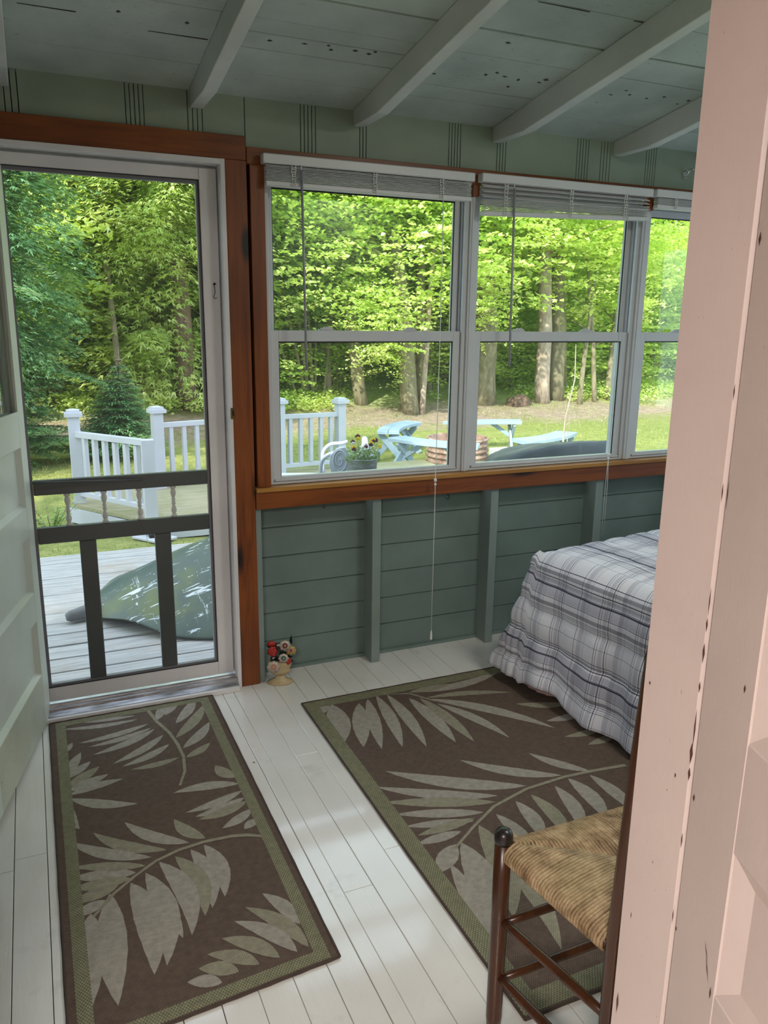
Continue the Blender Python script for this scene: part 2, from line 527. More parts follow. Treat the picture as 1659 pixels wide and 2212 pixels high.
# white jamb and stops of the screen door
trim3 = thing('trim_3', 'white painted jamb around the screen door opening', 'door jamb', kind='structure')
B(0.678, 0.6940, -0.001, 0.135, 0.0, 2.040).build('jamb', M_white, trim3, bevel=0.001)
B(0.6625, 0.6775, 0.092, 0.115, 0.045, 2.022).build('door_stop', M_white, trim3)
B(-0.122, 0.694, 0.0, 0.135, 2.022, 2.0395).build('head_jamb', M_white, trim3, bevel=0.001)
B(-0.08, 0.662, 0.092, 0.115, 2.000, 2.0215).build('head_stop', M_white, trim3)
B(-0.122, -0.106, 0.0, 0.135, 0.0, 2.022).build('jamb', M_white, trim3)
st = thing('strike_plate', 'dark brass strike plate on the door casing', 'strike plate', (0.6935, -0.003, 1.137))
B(-0.0085, 0.0075, -0.0015, 0.0, -0.021, 0.021).build('plate', M_brass, st, bevel=0.0008)
B(-0.003, 0.003, -0.0022, -0.0016, -0.010, 0.010).build('latch_slot', M_dark, st)
trim4 = thing('trim_4', 'worn ribbed metal threshold under the screen door', 'threshold', kind='structure')
mb = MB()
prof = [(-0.020, 0.0), (-0.020, 0.020), (0.004, 0.030), (0.006, 0.038), (0.018, 0.040), (0.022, 0.033), (0.036, 0.033), (0.040, 0.040), (0.052, 0.040), (0.056, 0.030), (0.090, 0.030), (0.13, 0.020), (0.13, 0.0)]
mb.prism(prof, 'x', -0.105, 0.677)
mb.build('threshold', M_alu, trim4)
B(-0.105, 0.677, -0.036, -0.021, 0.0, 0.018).build('threshold_strip', M_white, trim4, bevel=0.001)

# ---------------------------------------------------------------- windows
def window(n, x0, x1, label):
    """double hung vinyl unit; frame x0..x1, z 0.842..2.03, y 0.03..0.13"""
    w = thing('window_%d' % n, label, 'window', kind='structure')
    zb, zt = 0.8405, 2.030
    fr = MB()
    fr.box(x0, x0 + 0.018, 0.031, 0.130, zb, zt).box(x1 - 0.018, x1, 0.031, 0.130, zb, zt)
    fr.box(x0 + 0.018, x1 - 0.018, 0.031, 0.130, zb, zb + 0.010).box(x0 + 0.018, x1 - 0.018, 0.031, 0.130, zt - 0.03, zt)
    fr.build('window_frame', M_vinyl, w, bevel=0.001)
    # jamb tracks seen beside the upper sash
    tr = MB()
    for xx, sgn in ((x1 - 0.018, -1), (x0 + 0.018, 1)):
        tr.box(min(xx, xx + sgn * 0.003), max(xx, xx + sgn * 0.003), 0.074, 0.080, 1.445, zt - 0.03)
        tr.box(min(xx, xx + sgn * 0.002), max(xx, xx + sgn * 0.002), 0.045, 0.051, 1.445, zt - 0.03)
    tr.build('balance_track', M_track, w)
    # lower sash, inner plane
    a, b = x0 + 0.020, x1 - 0.020
    z0, z1 = zb + 0.0105, 1.446
    def sash(name, a, b, y0, y1, z0, z1, st_, rb, rt):
        s = MB()
        s.box(a, a + st_, y0, y1, z0, z1).box(b - st_, b, y0, y1, z0, z1)
        s.box(a + st_, b - st_, y0, y1, z0, z0 + rb).box(a + st_, b - st_, y0, y1, z1 - rt, z1)
        o = s.build(name, M_vinyl, w, bevel=0.0015)
        g = 0.0035
        gs = MB()
        gs.box(a + st_, a + st_ + g, y0 + 0.006, y0 + 0.010, z0 + rb, z1 - rt).box(b - st_ - g, b - st_, y0 + 0.006, y0 + 0.010, z0 + rb, z1 - rt)
        gs.box(a + st_, b - st_, y0 + 0.006, y0 + 0.010, z1 - rt - g * 1.5, z1 - rt)
        gs.build('glazing_gasket', M_gasket, o)
        B(a + st_, b - st_, y0 + 0.013, y0 + 0.015, z0 + rb, z1 - rt).build('pane', M_glass, o)
        return o
    lo = sash('lower_sash', a, b, 0.040, 0.066, z0, z1, 0.032, 0.018, 0.042)
    B(a + 0.004, b - 0.004, 0.028, 0.0395, z0 + 0.002, z0 + 0.010).build('lift_rail', M_vinyl, lo, bevel=0.001)
    sash('upper_sash', a, b, 0.072, 0.098, 1.405, zt - 0.031, 0.024, 0.030, 0.030)
    for q in (0.28, 0.72):
        xc = a + (b - a) * q
        lk = MB().box(xc - 0.032, xc + 0.032, 0.044, 0.062, 1.446, 1.450)
        lk.box(xc - 0.022, xc + 0.026, 0.046, 0.060, 1.450, 1.456).box(xc - 0.012, xc + 0.018, 0.048, 0.058, 1.456, 1.461)
        lk.build('sash_lock', M_vinyl, w, bevel=0.001)
    return w
window(1, 0.839, 1.712, 'double hung vinyl window nearest the screen door')
window(2, 1.742, 2.612, 'middle double hung vinyl window above the bed end')
window(3, 2.650, 3.522, 'double hung vinyl window partly hidden by the pink door frame')
mull = thing('trim_5', 'narrow grey white mullion covers between the windows', 'mullion', kind='structure')
for a, b in ((1.712, 1.742), (2.612, 2.650)):
    B(a + 0.0006, b - 0.0006, 0.020, 0.120, 0.8405, 1.985).build('mullion_cover', M_vinyl, mull, bevel=0.0015)
    B((a + b) / 2 - 0.006, (a + b) / 2 + 0.004, 0.017, 0.0195, 0.8405, 1.985).build('mullion_bead', M_vinyl, mull, bevel=0.0008)
B(3.523, XR, 0.03, 0.13, 0.8405, 2.03).build('wall_infill', M_sid, wall_front)

# ---------------------------------------------------------------- screen door (door_2)
d2 = thing('door_2', 'white wooden screen door with dark grey crossrails, spindles and slats', 'screen door', kind='structure')
y0, y1 = 0.056, 0.084
B(0.611, 0.6735, y0, y1, 0.047, 2.013).build('stile', M_white, d2, bevel=0.0015)
B(-0.100, -0.040, y0, y1, 0.047, 2.013).build('stile', M_white, d2, bevel=0.0015)
B(-0.0395, 0.6105, y0, y1, 1.972, 2.013).build('top_rail', M_white, d2, bevel=0.0015)
B(-0.0395, 0.6105, y0, y1, 0.047, 0.104).build('bottom_rail', M_white, d2, bevel=0.0015)
B(-0.0275, 0.5985, y0 - 0.001, y1, 0.858, 0.912).build('crossrail', M_bar, d2, bevel=0.003)
B(-0.0275, 0.5985, y0 - 0.001, y1, 0.675, 0.735).build('crossrail', M_bar, d2, bevel=0.003)
for a, b in ((0.113, 0.172), (0.387, 0.447)):
    B(a, b, y0 + 0.001, y1 - 0.003, 0.116, 0.6745).build('slat', M_bar, d2, bevel=0.003)
M_spin = plain('spindle_paint', (0.55, 0.54, 0.49), 0.45)
for xc in (0.083, 0.211, 0.338, 0.465):
    p = [(0.0115, 0.0), (0.0115, 0.010), (0.007, 0.013), (0.010, 0.020), (0.0115, 0.030), (0.008, 0.042), (0.0055, 0.048), (0.0095, 0.053), (0.0055, 0.058), (0.0085, 0.061), (0.0055, 0.064), (0.0095, 0.070), (0.0055, 0.075), (0.008, 0.082), (0.0115, 0.095), (0.010, 0.105), (0.007, 0.111), (0.0115, 0.114), (0.0115, 0.1225)]
    MB().lathe([(r_, 0.7353 + z) for r_, z in p], xc, 0.070, 12).build('spindle', M_spin, d2, True)
mb = MB()
mb.box(0.5990, 0.6108, y0 + 0.006, y1 - 0.004, 0.104, 1.972).box(-0.0395, -0.028, y0 + 0.006, y1 - 0.004, 0.104, 1.972)
mb.box(-0.028, 0.599, y0 + 0.006, y1 - 0.004, 1.958, 1.972).box(-0.028, 0.599, y0 + 0.006, y1 - 0.004, 0.104, 0.1155)
mb.build('inner_bead', plain('grey_bead', (0.17, 0.17, 0.19), 0.4), d2)
mb = MB()
mb.box(0.6085, 0.6105, y0 - 0.0006, y0 + 0.006, 0.104, 1.972).box(-0.0395, 0.6085, y0 - 0.0006, y0 + 0.006, 1.970, 1.972).box(-0.0395, 0.6085, y0 - 0.0006, y0 + 0.006, 0.104, 0.1055)
mb.build('black_edge_strip', M_gasket, d2)  # thin black strip along the inner edge of the frame
B(-0.028, 0.599, y1 - 0.0042, y1 - 0.0038, 0.1155, 1.958).build('screen_mesh', M_screen, d2)
MB().tube([(-0.03, 0.020, 0.912), (0.15, 0.032, 0.905), (0.355, 0.050, 0.893)], [0.005, 0.004, 0.002], 6).build('push_bar', M_bar, d2, True)
hk = thing('hook_latch', 'thin black wire hook latch on the white screen door stile', 'latch', (0.652, 0.052, 1.575))
MB().tube([(0.0, 0.0, 0.034), (0.006, -0.004, 0.038), (0.0, -0.006, 0.042), (-0.005, -0.004, 0.037), (0.0, -0.003, 0.030), (0.001, -0.004, 0.006), (-0.005, -0.004, -0.008), (-0.004, -0.003, -0.014), (0.008, -0.002, -0.012)], 0.0013, 6).build('hook_wire', M_wire, hk, True)
MB().ball((0, -0.002, 0.037), 0.004, 8, 5).build('screw_eye', M_wire, hk, True)

# ---------------------------------------------------------------- inner door (door_1), opened into the porch
def panel_door(root, mat, L, H, panels, thick, glass=None, botmat=None, flip=1, st0=0.06, st1=0.11, zs=0.008, dep=0.013, bev=0.022):
    """door in local frame: x along the width from the hinge, y thickness (face at y=0, body at y>0), z up.
    panels: (x0,x1,z0,z1)"""
    th = thick * flip
    def bx(x0, x1, za, zb, name, m=mat, ya=0.0, yb=None):
        yb = th if yb is None else yb
        return B(x0, x1, min(ya, yb), max(ya, yb), za, zb).build(name, m, root, bevel=0.0015)
    bx(0, st0, zs, H, 'stile'); bx(L - st1, L, zs, H, 'stile')
    zl = zs
    allp = sorted(panels + ([glass] if glass else []), key=lambda p: p[2])
    first = True
    for (a, b, z0, z1) in allp:
        bx(st0 + 0.0004, L - st1 - 0.0004, zl, z0, 'rail', botmat if (first and botmat) else mat)
        first = False
        zl = z1
    bx(st0 + 0.0004, L - st1 - 0.0004, zl, H, 'rail')
    for (a, b, z0, z1) in panels:
        d = dep * flip
        m = MB()
        o = [(a, z0), (b, z0), (b, z1), (a, z1)]
        i = [(a + bev, z0 + bev), (b - bev, z0 + bev), (b - bev, z1 - bev), (a + bev, z1 - bev)]
        vs = [(p[0], 0.002 * flip, p[1]) for p in o] + [(p[0], d, p[1]) for p in i] + [(p[0], d + 0.008 * flip, p[1]) for p in o]
        fs = [(k, (k + 1) % 4, 4 + (k + 1) % 4, 4 + k) for k in range(4)] + [(4, 5, 6, 7), (8, 9, 10, 11)] + [(k, (k + 1) % 4, 8 + (k + 1) % 4, 8 + k) for k in range(4)]
        m.add(vs, fs)
        m.build('door_panel', mat, root)
    if glass:
        a, b, z0, z1 = glass
        m = MB()
        for q in (0.004, th - 0.012 * flip):
            lo_, hi_ = min(q, q + 0.008 * flip), max(q, q + 0.008 * flip)
            m.box(a, a + 0.014, lo_, hi_, z0, z1).box(b - 0.014, b, lo_, hi_, z0, z1).box(a + 0.014, b - 0.014, lo_, hi_, z0, z0 + 0.014).box(a + 0.014, b - 0.014, lo_, hi_, z1 - 0.014, z1)
        m.build('glazing_bead', mat, root)
        B(a, b, min(th * 0.48, th * 0.56), max(th * 0.48, th * 0.56), z0, z1).build('pane', M_glass, root)
d1 = thing('door_1', 'pale green white panel door with glass, standing open at the left edge', 'door', (-0.041, 0.022, 0), kind='structure')
# local x axis points along (-0.232,-0.973); local +y = face normal flipped away from the room
ang = math.atan2(-0.973, -0.232)
d1.rotation_euler = (0.0, R(-1.2), ang)
P1 = [(0.075, 0.64, 0.210, 0.417), (0.075, 0.64, 0.525, 0.729), (0.075, 0.64, 0.837, 1.048)]
panel_door(d1, M_door, 0.75, 2.02, P1, 0.036, (0.075, 0.64, 1.158, 1.90), M_doorw, flip=-1, st0=0.075, st1=0.11, dep=0.020, bev=0.010)

# ---------------------------------------------------------------- pink door frame and pink door beside the camera
trim6 = thing('trim_6', 'pink painted jamb of the inner doorway at the right edge', 'door jamb', kind='structure')
B(0.750, 0.775, -2.3155, -2.212, -0.02, 2.05).build('jamb', M_pink, trim6, bevel=0.004)
B(-0.325, -0.30, -2.3155, -2.212, -0.02, 2.05).build('jamb', M_pink, trim6, bevel=0.004)
B(-0.2998, 0.7498, -2.3155, -2.212, 2.03, 2.05).build('head_jamb', M_pink, trim6)
d3 = thing('door_3', 'pink painted panel door with chipped edges standing open at the far right', 'door', (0.7495, -2.3195, 0), kind='structure')
az = R(17.6)
d3.rotation_euler = (0, 0, math.atan2(-math.cos(az), -math.sin(az)))
P3 = [(0.107, 0.60, 0.680, 0.884), (0.107, 0.60, 1.030, 1.90), (0.107, 0.60, 0.21, 0.53)]
panel_door(d3, M_pink, 0.71, 2.02, P3, 0.034, None, None, flip=1, st0=0.107, st1=0.11, dep=0.014, bev=0.030)

# ---------------------------------------------------------------- other walls, ceiling, roof
def sill_wall(name, x, label):
    w = thing(name, label, 'wall', kind='structure')
    x0, x1 = (x - 0.1, x) if x < 0 else (x, x + 0.1)
    if x < 0:
        B(x0, x1, YB, 0.10, 0.0, 2.62).build('wall_panel', M_sid, w)  # unseen left wall kept solid to keep sun off the floor
        return w
    B(x0, x1, YB, 0.10, 0.0, 0.80).build('wall_panel', M_sid, w)
    B(x0, x1, YB, 0.10, 2.05, 2.62).build('wall_panel', M_sid, w)
    for q in (YB, -1.45, -0.70, 0.02):  # bays of the unseen wall left open to let sky light in
        B(x0, x1, q, q + 0.08, 0.80, 2.05).build('window_post', M_white, w)
    return w
sill_wall('wall_left', XL, 'green end wall of the porch, left of the frame')
sill_wall('wall_right', XR, 'green end wall of the porch with bays opened for sky light, right of the frame')
wb = thing('wall_back', 'house wall between the porch and the room behind', 'wall', kind='structure')
B(XL - 0.1, -0.326, -2.3155, YB, -0.02, 2.72).build('wall_panel', M_head, wb)
B(0.776, XR + 0.1, -2.3155, YB, -0.02, 2.72).build('wall_panel', M_head, wb)
B(-0.326, 0.776, -2.3155, YB, 2.051, 2.72).build('wall_panel', M_head, wb)
room = thing('wall_room', 'pink painted room behind the camera', 'room', kind='structure')
M_room = plain('room_paint', (0.62, 0.47, 0.41), 0.6)
B(-2.6, -2.5, -6.0, -2.32, -0.02, 2.5).build('wall_panel', M_room, room)
B(2.2, 2.3, -6.0, -2.32, -0.02, 2.5).build('wall_panel', M_room, room)
B(-2.6, 2.3, -6.1, -6.0, -0.02, 2.5).build('wall_panel', M_room, room)
B(-2.6, 2.3, -6.1, -2.32, 2.45, 2.55).build('ceiling_panel', M_room, room)
B(-2.6, 2.3, -6.1, -2.321, -0.08, -0.021).build('floor_panel', M_floor, room)
B(-2.6, 2.3, -2.330, -2.318, 2.06, 2.45).build('wall_panel', M_room, room)
B(-2.6, -0.33, -2.330, -2.318, -0.02, 2.06).build('wall_panel', M_room, room)
B(0.80, 2.3, -2.330, -2.318, -0.02, 2.06).build('wall_panel', M_room, room)

def cz(y):
    return 2.257 - 0.15 * y
ceiling = thing('ceiling', 'sloping grey green painted board ceiling with pale rafters', 'ceiling', kind='structure')
rx = [-1.25, -0.64, -0.032, 0.583, 1.192, 1.801, 2.412, 3.02, 3.63, 4.24]
def cboard(x0, x1, ya, yb, dz=0.0):
    pts = []
    for zz in (0.0, 0.02):
        for y in (yb, ya):
            for x in (x0, x1):
                pts.append((x, y, cz(y) + zz + dz))
    MB().hexa(pts).build('ceiling_board', M_ceil, ceiling, bevel=0.001)
bay_s = {2: [-0.174, -0.514, -0.657, -0.846], 3: [-0.163, -0.333, -0.431, -0.514, -0.655, -0.846], 4: [-0.160, -0.260, -0.507, -0.655, -0.846], 5: [-0.150, -0.509, -0.652, -0.846]}
for i in range(len(rx)):
    x0 = rx[i]; x1 = rx[i + 1] if i + 1 < len(rx) else XR
    if i == 0:
        x0 = XL
    s = bay_s.get(i, [-0.165, -0.510, -0.655, -0.846])
    ys = [0.05] + s + [-1.09, -1.33, -1.57, -1.81, -2.05, -2.225]
    for k, (a, b) in enumerate(zip(ys[:-1], ys[1:])):
        g0 = 0.0085 if abs(a + 0.655) < 0.004 else 0.0022
        g1 = 0.0022
        cboard(x0, x1, a - g0, b + g1, rng.uniform(-0.001, 0.001))
# roof deck above the boards, running out over the eave
pts = []
for zz in (0.022, 0.06):
    for y in (-2.33, 0.55):
        for x in (XL - 0.4, XR + 0.4):
            pts.append((x, y, cz(y) + zz))
MB().hexa(pts).build('roof_deck', M_roof, ceiling)
for x0 in rx:
    w = 0.045
    poly = [(0.0195, 2.198), (-0.205, 2.198), (-2.22, 2.167 + 0.15 * 2.22), (-2.22, cz(-2.22) - 0.0004), (0.0195, cz(0.0195) - 0.0004)]
    MB().prism(poly, 'x', x0, x0 + w).build('rafter', M_raft, ceiling, bevel=0.002)
lp = thing('fill_lamp', 'round white fixture added for the porch fill light, above the frame', 'lamp', (2.0, -1.9, 2.4))  # unseen fixtures added to go with the fill lights
MB().lathe([(0.16, 0.02), (0.17, 0.05), (0.10, 0.09)], seg=20).build('lamp_base', M_white, lp, True)
lp2 = thing('fill_lamp', 'round white fixture added for the fill light in the room behind', 'lamp', (-0.7, -3.9, 2.15))
MB().lathe([(0.20, 0.03), (0.22, 0.06), (0.12, 0.12)], seg=20).build('lamp_base', M_white, lp2, True)
MB().tube([(0, 0, 0.12), (0, 0, 0.30)], 0.015, 8).build('lamp_stem', M_white, lp2, True)

# chipped paint with a shape of its own: bare spots on the ceiling boards, the pink door and its jamb
M_chip = plain('bare_wood_chip', (0.035, 0.035, 0.030), 0.8)
M_chipr = plain('red_brown_chip', (0.11, 0.045, 0.035), 0.7)
cr_ = random.Random(12)
m = MB()
for (x, y) in [(0.754, -0.396), (0.861, -0.409), (0.936, -0.42), (0.952, -0.397), (1.028, -0.414), (1.077, -0.407), (1.092, -0.425), (0.5, -0.424), (0.31, -0.428), (1.521, -0.389), (1.551, -0.413), (1.593, -0.396), (1.653, -0.388), (1.738, -0.391), (1.749, -0.417), (1.649, -0.329), (1.345, -0.343), (2.062, -0.383), (2.093, -0.43), (2.132, -0.404), (2.219, -0.396), (2.276, -0.426), (2.375, -0.39), (2.396, -0.427), (1.47, -0.607)]:
    w = cr_.uniform(0.006, 0.011); h = cr_.uniform(0.003, 0.008)
    pl = [(x - w, y + h * 0.3), (x - w * 0.2, y - h), (x + w, y + h * 0.1), (x + w * 0.25, y + h * 0.35), (x, y + h * 1.3), (x - w * 0.3, y + h * 0.4)]
    m.add([(a, b, cz(b) - 0.0016) for a, b in pl] + [(a, b, cz(b) - 0.0004) for a, b in pl], [tuple(range(6))] + [(i, 6 + i, 6 + (i + 1) % 6, (i + 1) % 6) for i in range(6)])
for (xa, xb, yy) in ((1.765, 1.80, -0.842), (0.40, 0.575, -0.345), (1.42, 1.60, -0.842), (0.05, 0.20, -0.39)):
    m.hexa([(xa, yy - 0.001, cz(yy) - 0.0016), (xb, yy - 0.003, cz(yy) - 0.0016), (xa, yy + 0.001, cz(yy) - 0.0016), (xb, yy + 0.002, cz(yy) - 0.0016),
            (xa, yy - 0.001, cz(yy) - 0.0004), (xb, yy - 0.003, cz(yy) - 0.0004), (xa, yy + 0.001, cz(yy) - 0.0004), (xb, yy + 0.002, cz(yy) - 0.0004)])
m.build('paint_chip', M_chip, ceiling)['kind'] = 'stuff'
m = MB()
for (t_, z, w, h) in [(0.008, 1.589, 0.0025, 0.008), (0.088, 1.089, 0.002, 0.006), (0.0094, 0.895, 0.0022, 0.006), (0.004, 0.688, 0.0018, 0.004), (0.080, 0.720, 0.0012, 0.012), (0.086, 0.700, 0.0012, 0.016), (0.0993, 0.676, 0.0018, 0.010), (0.004, 1.30, 0.001, 0.02)]:
    s_ = 0.006 if 0.079 < t_ < 0.087 else 0.0
    m.add([(t_ - w, -0.0008, z), (t_ + s_, -0.0008, z - h), (t_ + w, -0.0008, z), (t_ - s_, -0.0008, z + h)], [(0, 1, 2, 3)])
m.build('paint_chip', M_chipr, d3)['kind'] = 'stuff'
m = MB()
for (y, z, w, h) in [(-2.3135, 1.13, 0.0015, 0.010), (-2.3135, 1.092, 0.002, 0.014), (-2.3135, 1.16, 0.001, 0.02), (-2.3125, 0.950, 0.0028, 0.016), (-2.3130, 0.920, 0.0022, 0.010), (-2.3135, 0.985, 0.0014, 0.030), (-2.3135, 1.045, 0.0016, 0.008), (-2.3135, 0.82, 0.0012, 0.012), (-2.3135, 1.30, 0.001, 0.012), (-2.227, 1.012, 0.0018, 0.003), (-2.226, 0.472, 0.0022, 0.020), (-2.290, 0.905, 0.0015, 0.004), (-2.3135, 1.42, 0.001, 0.01), (-2.3135, 0.70, 0.001, 0.012), (-2.236, 0.64, 0.0010, 0.006)]:
    m.add([(0.7492, y - w, z), (0.7492, y, z - h), (0.7492, y + w, z + 0.2 * h), (0.7492, y, z + h)], [(0, 1, 2, 3)])
m.build('paint_chip', M_chipr, trim6)['kind'] = 'stuff'

# ---------------------------------------------------------------- rugs
# leaf motifs in metres on the floor: base x, base y, tip x, tip y, width, bend
MOTIF = {"R1":[[0.256,-0.097,-0.008,-0.038,0.022,0.1],[0.26,-0.131,-0.009,-0.102,0.022,0.1],[0.292,-0.182,0.044,-0.231,0.026,0.1],[0.298,-0.219,0.075,-0.272,0.024,0.1],[0.308,-0.232,0.085,-0.333,0.03,0.12],[0.33,-0.29,0.144,-0.419,0.03,0.12],[0.34,-0.366,0.169,-0.451,0.028,0.12],[0.356,-0.471,0.195,-0.482,0.024,0.1],[0.302,-0.043,0.155,-0.016,0.02,0],[0.308,-0.064,0.27,0.018,0.025,0],[0.324,-0.17,0.389,-0.006,0.03,0],[0.387,-0.222,0.489,-0.034,0.034,-0.1],[0.369,-0.331,0.514,-0.108,0.036,-0.1],[0.381,-0.414,0.505,-0.259,0.034,-0.12],[0.38,-0.482,0.476,-0.415,0.028,-0.1],[0.36,-0.14,0.427,-0.022,0.03,0],[-0.009,-0.282,0.023,-0.219,0.02,0],[-0.012,-0.437,0.047,-0.298,0.03,0],[-0.008,-0.452,0.074,-0.373,0.03,0],[-0.006,-0.506,0.099,-0.419,0.034,0],[-0.008,-0.531,0.123,-0.48,0.034,0],[-0.004,-0.555,0.165,-0.529,0.03,0.08],[0.001,-0.578,0.192,-0.692,0.034,-0.12],[-0.01,-0.586,0.017,-0.752,0.045,-0.15],[0.505,-0.677,0.463,-0.573,0.035,0.1],[0.512,-0.718,0.304,-0.68,0.035,-0.12],[0.512,-0.76,0.322,-0.804,0.04,0.1],[0.508,-0.802,0.345,-0.837,0.03,0.1],[0.51,-0.824,0.354,-0.856,0.034,0.1],[0.514,-0.871,0.409,-0.93,0.03,0.1],[0.516,-0.928,0.469,-0.962,0.026,0],[0.353,-0.955,0.284,-0.822,0.045,0.15],[0.307,-0.956,0.144,-0.773,0.06,0.15],[0.241,-0.959,0.053,-0.787,0.06,0.16],[0.197,-0.974,-0.013,-0.803,0.06,0.12],[0.176,-1.003,-0.015,-0.921,0.05,0],[0.148,-1.02,-0.018,-0.966,0.036,0],[0.132,-1.038,-0.02,-1.014,0.034,0],[0.098,-1.052,-0.021,-1.069,0.034,0],[0.062,-1.096,-0.02,-1.122,0.03,0],[0.344,-0.982,0.352,-1.222,0.065,0.14],[0.304,-0.988,0.313,-1.249,0.07,0.16],[0.258,-0.998,0.29,-1.269,0.075,0.18],[0.213,-1.003,0.247,-1.319,0.08,0.18],[0.172,-1.033,0.175,-1.388,0.09,0.14],[0.167,-1.115,0.225,-1.318,0.05,0.1],[0.13,-1.056,0.144,-1.401,0.1,0.12],[0.074,-1.075,0.058,-1.452,0.1,-0.02],[0.023,-1.128,-0.011,-1.461,0.11,-0.02],[0.136,-1.102,0.162,-1.365,0.07,0.1],[0.504,-1.406,0.446,-1.254,0.055,-0.12],[0.501,-1.488,0.391,-1.284,0.06,-0.14],[0.471,-1.49,0.354,-1.32,0.06,-0.14],[0.427,-1.488,0.312,-1.362,0.06,-0.13],[0.377,-1.484,0.269,-1.396,0.055,-0.12],[0.327,-1.482,0.242,-1.43,0.045,-0.1],[0.284,-1.496,0.21,-1.458,0.05,-0.1]],"S1":[[[0.305,-0.025],[0.323,-0.178],[0.354,-0.284],[0.368,-0.378],[0.373,-0.471],[0.361,-0.566],[0.331,-0.647]],[[0.511,-1.018],[0.472,-0.995],[0.426,-0.979],[0.347,-0.97],[0.274,-0.975],[0.206,-0.995],[0.144,-1.034],[0.084,-1.08],[0.027,-1.146]]],"R2":[[0.981,-0.299,0.912,-0.6,0.12,0.05],[0.964,-0.282,0.918,-0.359,0.03,0],[1.084,-0.332,0.976,-0.645,0.09,0.0],[1.13,-0.311,1.031,-0.681,0.07,0.0],[1.174,-0.298,1.104,-0.698,0.07,0.05],[1.218,-0.306,1.185,-0.729,0.07,0.05],[1.288,-0.366,1.297,-0.743,0.08,0.05],[1.329,-0.383,1.361,-0.765,0.07,0.05],[1.371,-0.454,1.495,-0.789,0.065,0.1],[1.358,-0.404,1.694,-0.796,0.08,0.1],[1.354,-0.393,1.701,-0.484,0.05,0.1],[1.344,-0.333,1.761,-0.291,0.07,-0.12],[1.309,-0.323,1.513,-0.321,0.03,0],[1.63,-1.084,1.5,-0.907,0.06,0.1],[1.525,-1.069,1.251,-0.85,0.07,0.12],[1.38,-1.075,0.984,-0.815,0.09,0.1],[1.264,-1.086,0.917,-0.888,0.07,0.08],[1.239,-1.113,0.905,-0.977,0.07,0],[1.176,-1.145,0.913,-1.047,0.06,0],[1.127,-1.17,0.917,-1.114,0.05,0],[1.064,-1.2,0.914,-1.203,0.05,0],[1.02,-1.247,0.912,-1.338,0.08,0],[1.133,-1.16,0.935,-1.168,0.04,0],[1.614,-1.103,1.613,-1.35,0.07,0.1],[1.534,-1.091,1.505,-1.328,0.08,0.15],[1.467,-1.111,1.397,-1.351,0.07,0.15],[1.365,-1.121,1.336,-1.369,0.07,0.15],[1.3,-1.133,1.264,-1.339,0.07,0.15],[1.206,-1.167,1.192,-1.412,0.07,0.15],[1.129,-1.193,1.015,-1.563,0.11,0.12],[1.039,-1.245,0.922,-1.599,0.13,0.15],[1.125,-1.226,1.066,-1.698,0.09,0.12],[0.965,-1.316,0.887,-1.626,0.07,0.1],[1.856,-0.654,1.662,-0.574,0.035,0.1],[1.872,-0.731,1.693,-0.738,0.045,0.1],[1.867,-0.857,1.687,-0.863,0.05,0.1],[1.871,-0.914,1.733,-0.94,0.05,0.1],[1.994,-0.841,1.902,-0.747,0.04,0]],"S2":[[[1.768,-1.102],[1.636,-1.087],[1.524,-1.08],[1.37,-1.09],[1.221,-1.131],[1.114,-1.193],[1.008,-1.263]],[[0.992,-0.203],[1.205,-0.27],[1.305,-0.331],[1.374,-0.431]]]}

def weave(name, c, c2, sc=260.0, amt=0.5):
    t = NT(name)
    v = t.coords((1, 1, 1), rot=(0, 0, 0))
    ch = t.node('ShaderNodeTexChecker'); ch.inputs['Scale'].default_value = sc
    t.link(t.coords((1, 0.72, 1)), ch.inputs['Vector'])
    n = t.noise(v, 60.0, 2)
    f = t.math('MULTIPLY', ch.outputs['Fac'], amt)
    n3 = t.noise(t.coords((1, 12, 1)), 30, 2)
    a = t.ramp(t.math('ADD', t.math('MULTIPLY', n, 0.6), t.math('MULTIPLY', n3, 0.4)), [(0.35, tuple(x * 0.8 for x in c)), (0.65, tuple(x * 1.2 for x in c))])
    t.color(t.mix(f, a, c2))
    t.rough(0.85)
    t.b.inputs['Specular IOR Level'].default_value = 0.3
    t.bump(t.mix(0.5, ch.outputs['Fac'], n), 0.5, 0.003)
    return t.m
M_rbrown = weave('rug_brown', (0.125, 0.088, 0.066), (0.045, 0.030, 0.022), 330, 0.55)
M_rbord = weave('rug_olive_border', (0.24, 0.235, 0.145), (0.075, 0.070, 0.040), 260, 0.7)
M_rleaf = weave('rug_leaf_beige', (0.33, 0.30, 0.255), (0.23, 0.215, 0.17), 420, 0.5)
M_rleaf2 = weave('rug_leaf_olive', (0.285, 0.265, 0.195), (0.17, 0.155, 0.10), 300, 0.6)
M_rbind = plain('rug_binding', (0.060, 0.040, 0.030), 0.9, scale=80, bump=0.3)

